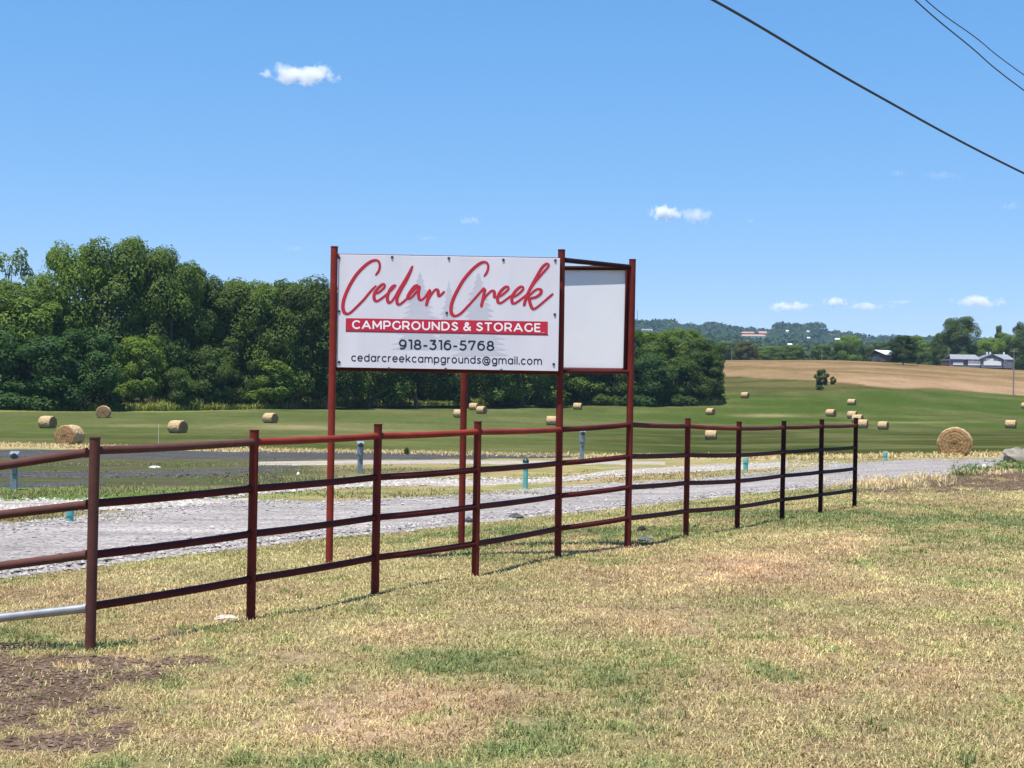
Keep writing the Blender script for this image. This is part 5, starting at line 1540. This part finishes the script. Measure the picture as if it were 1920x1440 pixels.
# ------------------------------------------------------------------ clouds (small real volumes far off)
def mat_cloud(name, dens, seed):
    m = bpy.data.materials.new(name); m.use_nodes = True
    nt = m.node_tree; nt.nodes.clear()
    out = N(nt, 'ShaderNodeOutputMaterial'); pv = N(nt, 'ShaderNodeVolumePrincipled')
    pv.inputs['Color'].default_value = (0.999, 0.999, 0.999, 1); pv.inputs['Anisotropy'].default_value = 0.0
    tc = N(nt, 'ShaderNodeTexCoord')
    ln = N(nt, 'ShaderNodeVectorMath', operation='LENGTH'); nt.links.new(tc.outputs['Object'], ln.inputs[0])
    mp = N(nt, 'ShaderNodeMapping'); mp.inputs['Location'].default_value = (seed * 3.7, seed * 1.3, 0); mp.inputs['Scale'].default_value = (2.6, 1.2, 0.75)
    nt.links.new(tc.outputs['Object'], mp.inputs[0])
    nz = N(nt, 'ShaderNodeTexNoise', Scale=1.25, Detail=5.0, Roughness=0.6); nt.links.new(mp.outputs[0], nz.inputs['Vector'])
    a = N(nt, 'ShaderNodeMath', operation='MULTIPLY_ADD'); nt.links.new(nz.outputs['Fac'], a.inputs[0]); a.inputs[1].default_value = 2.6; a.inputs[2].default_value = -0.62
    s = N(nt, 'ShaderNodeMath', operation='SUBTRACT'); nt.links.new(a.outputs[0], s.inputs[0]); nt.links.new(ln.outputs['Value'], s.inputs[1])
    c = N(nt, 'ShaderNodeMath', operation='MULTIPLY'); c.use_clamp = True; nt.links.new(s.outputs[0], c.inputs[0]); c.inputs[1].default_value = 1.5
    d = N(nt, 'ShaderNodeMath', operation='MULTIPLY'); nt.links.new(c.outputs[0], d.inputs[0]); d.inputs[1].default_value = dens
    nt.links.new(d.outputs[0], pv.inputs['Density']); nt.links.new(pv.outputs[0], out.inputs['Volume'])
    return m

def cloud(x, y, w, h, Z, dens, label, seed):
    c = P(x, y, Z); k = Z / F
    mb = MB(); seg, n = 20, 12
    prof = [(max(.02, math.sin(math.pi * i / n)), -math.cos(math.pi * i / n)) for i in range(n + 1)]
    mb.lathe((0, 0, 0), prof, seg)
    me = mb.mesh('cloud')
    o = ob('cloud', me, mat_cloud('cloud_vapour', dens / (w * k), seed), loc=c)
    o.scale = (w * k / 2, w * k / 3, h * k / 2)
    tag(o, label, 'cloud', 'small clouds in the blue sky')
for a in [
    (565, 138, 176, 46, 7500, 17, 'brightest flat white cloud high in the upper left sky', 1),
    (1248, 399, 84, 36, 9500, 12, 'bright white cloud right above the sign, left one of a pair', 2),
    (1300, 404, 100, 36, 9700, 4, 'softer grey-white cloud joined to the right of the bright one', 3),
    (883, 414, 56, 20, 9500, 1.6, 'faint small cloud above the middle of the sign', 4),
    (800, 446, 60, 14, 9800, .7, 'very faint grey cloud just above the left half of the sign', 5),
    (552, 466, 48, 14, 9800, .7, 'faint grey wisp above the wood left of the sign', 6),
    (1684, 325, 44, 18, 9500, .6, 'faint grey wisp under the thick wire, left of a wider one', 7),
    (1766, 330, 90, 20, 9500, .75, 'wider faint grey wisp under the thick wire', 8),
    (1895, 385, 60, 18, 9500, .75, 'faint grey wisp at the right border under the wire', 9),
    (1485, 575, 110, 24, 14000, 9, 'low white cloud over the round far hill', 10),
    (1565, 567, 56, 24, 14000, 9, 'low small white cloud right of the one over the round hill', 11),
    (1625, 574, 110, 18, 14200, 6, 'low thin white cloud between the small one and the big tree', 12),
    (1835, 566, 120, 28, 14000, 11, 'brightest low white cloud, above the far house', 13),
    (1690, 566, 60, 10, 14500, 3, 'thin pale streak low in the sky left of the brightest low cloud', 14),
    (1406, 414, 30, 12, 9500, .6, 'tiny faint wisp right of the cloud pair', 15),
]:
    cloud(*a)

# ------------------------------------------------------------------ air
def haze():
    mb = MB(); mb.box((0, 1550, 97), (16000, 4500, 240))
    m = bpy.data.materials.new('haze_air'); m.use_nodes = True
    nt = m.node_tree; nt.nodes.clear()
    out = N(nt, 'ShaderNodeOutputMaterial'); pv = N(nt, 'ShaderNodeVolumePrincipled')
    pv.inputs['Color'].default_value = (0.42, 0.66, 1.0, 1); pv.inputs['Density'].default_value = 0.00006; pv.inputs['Anisotropy'].default_value = 0.0
    nt.links.new(pv.outputs[0], out.inputs['Volume'])
    o = mb.build('haze', m, None, smooth=False)
    tag(o, 'thin blue summer haze over the whole landscape', kind='stuff')
haze()
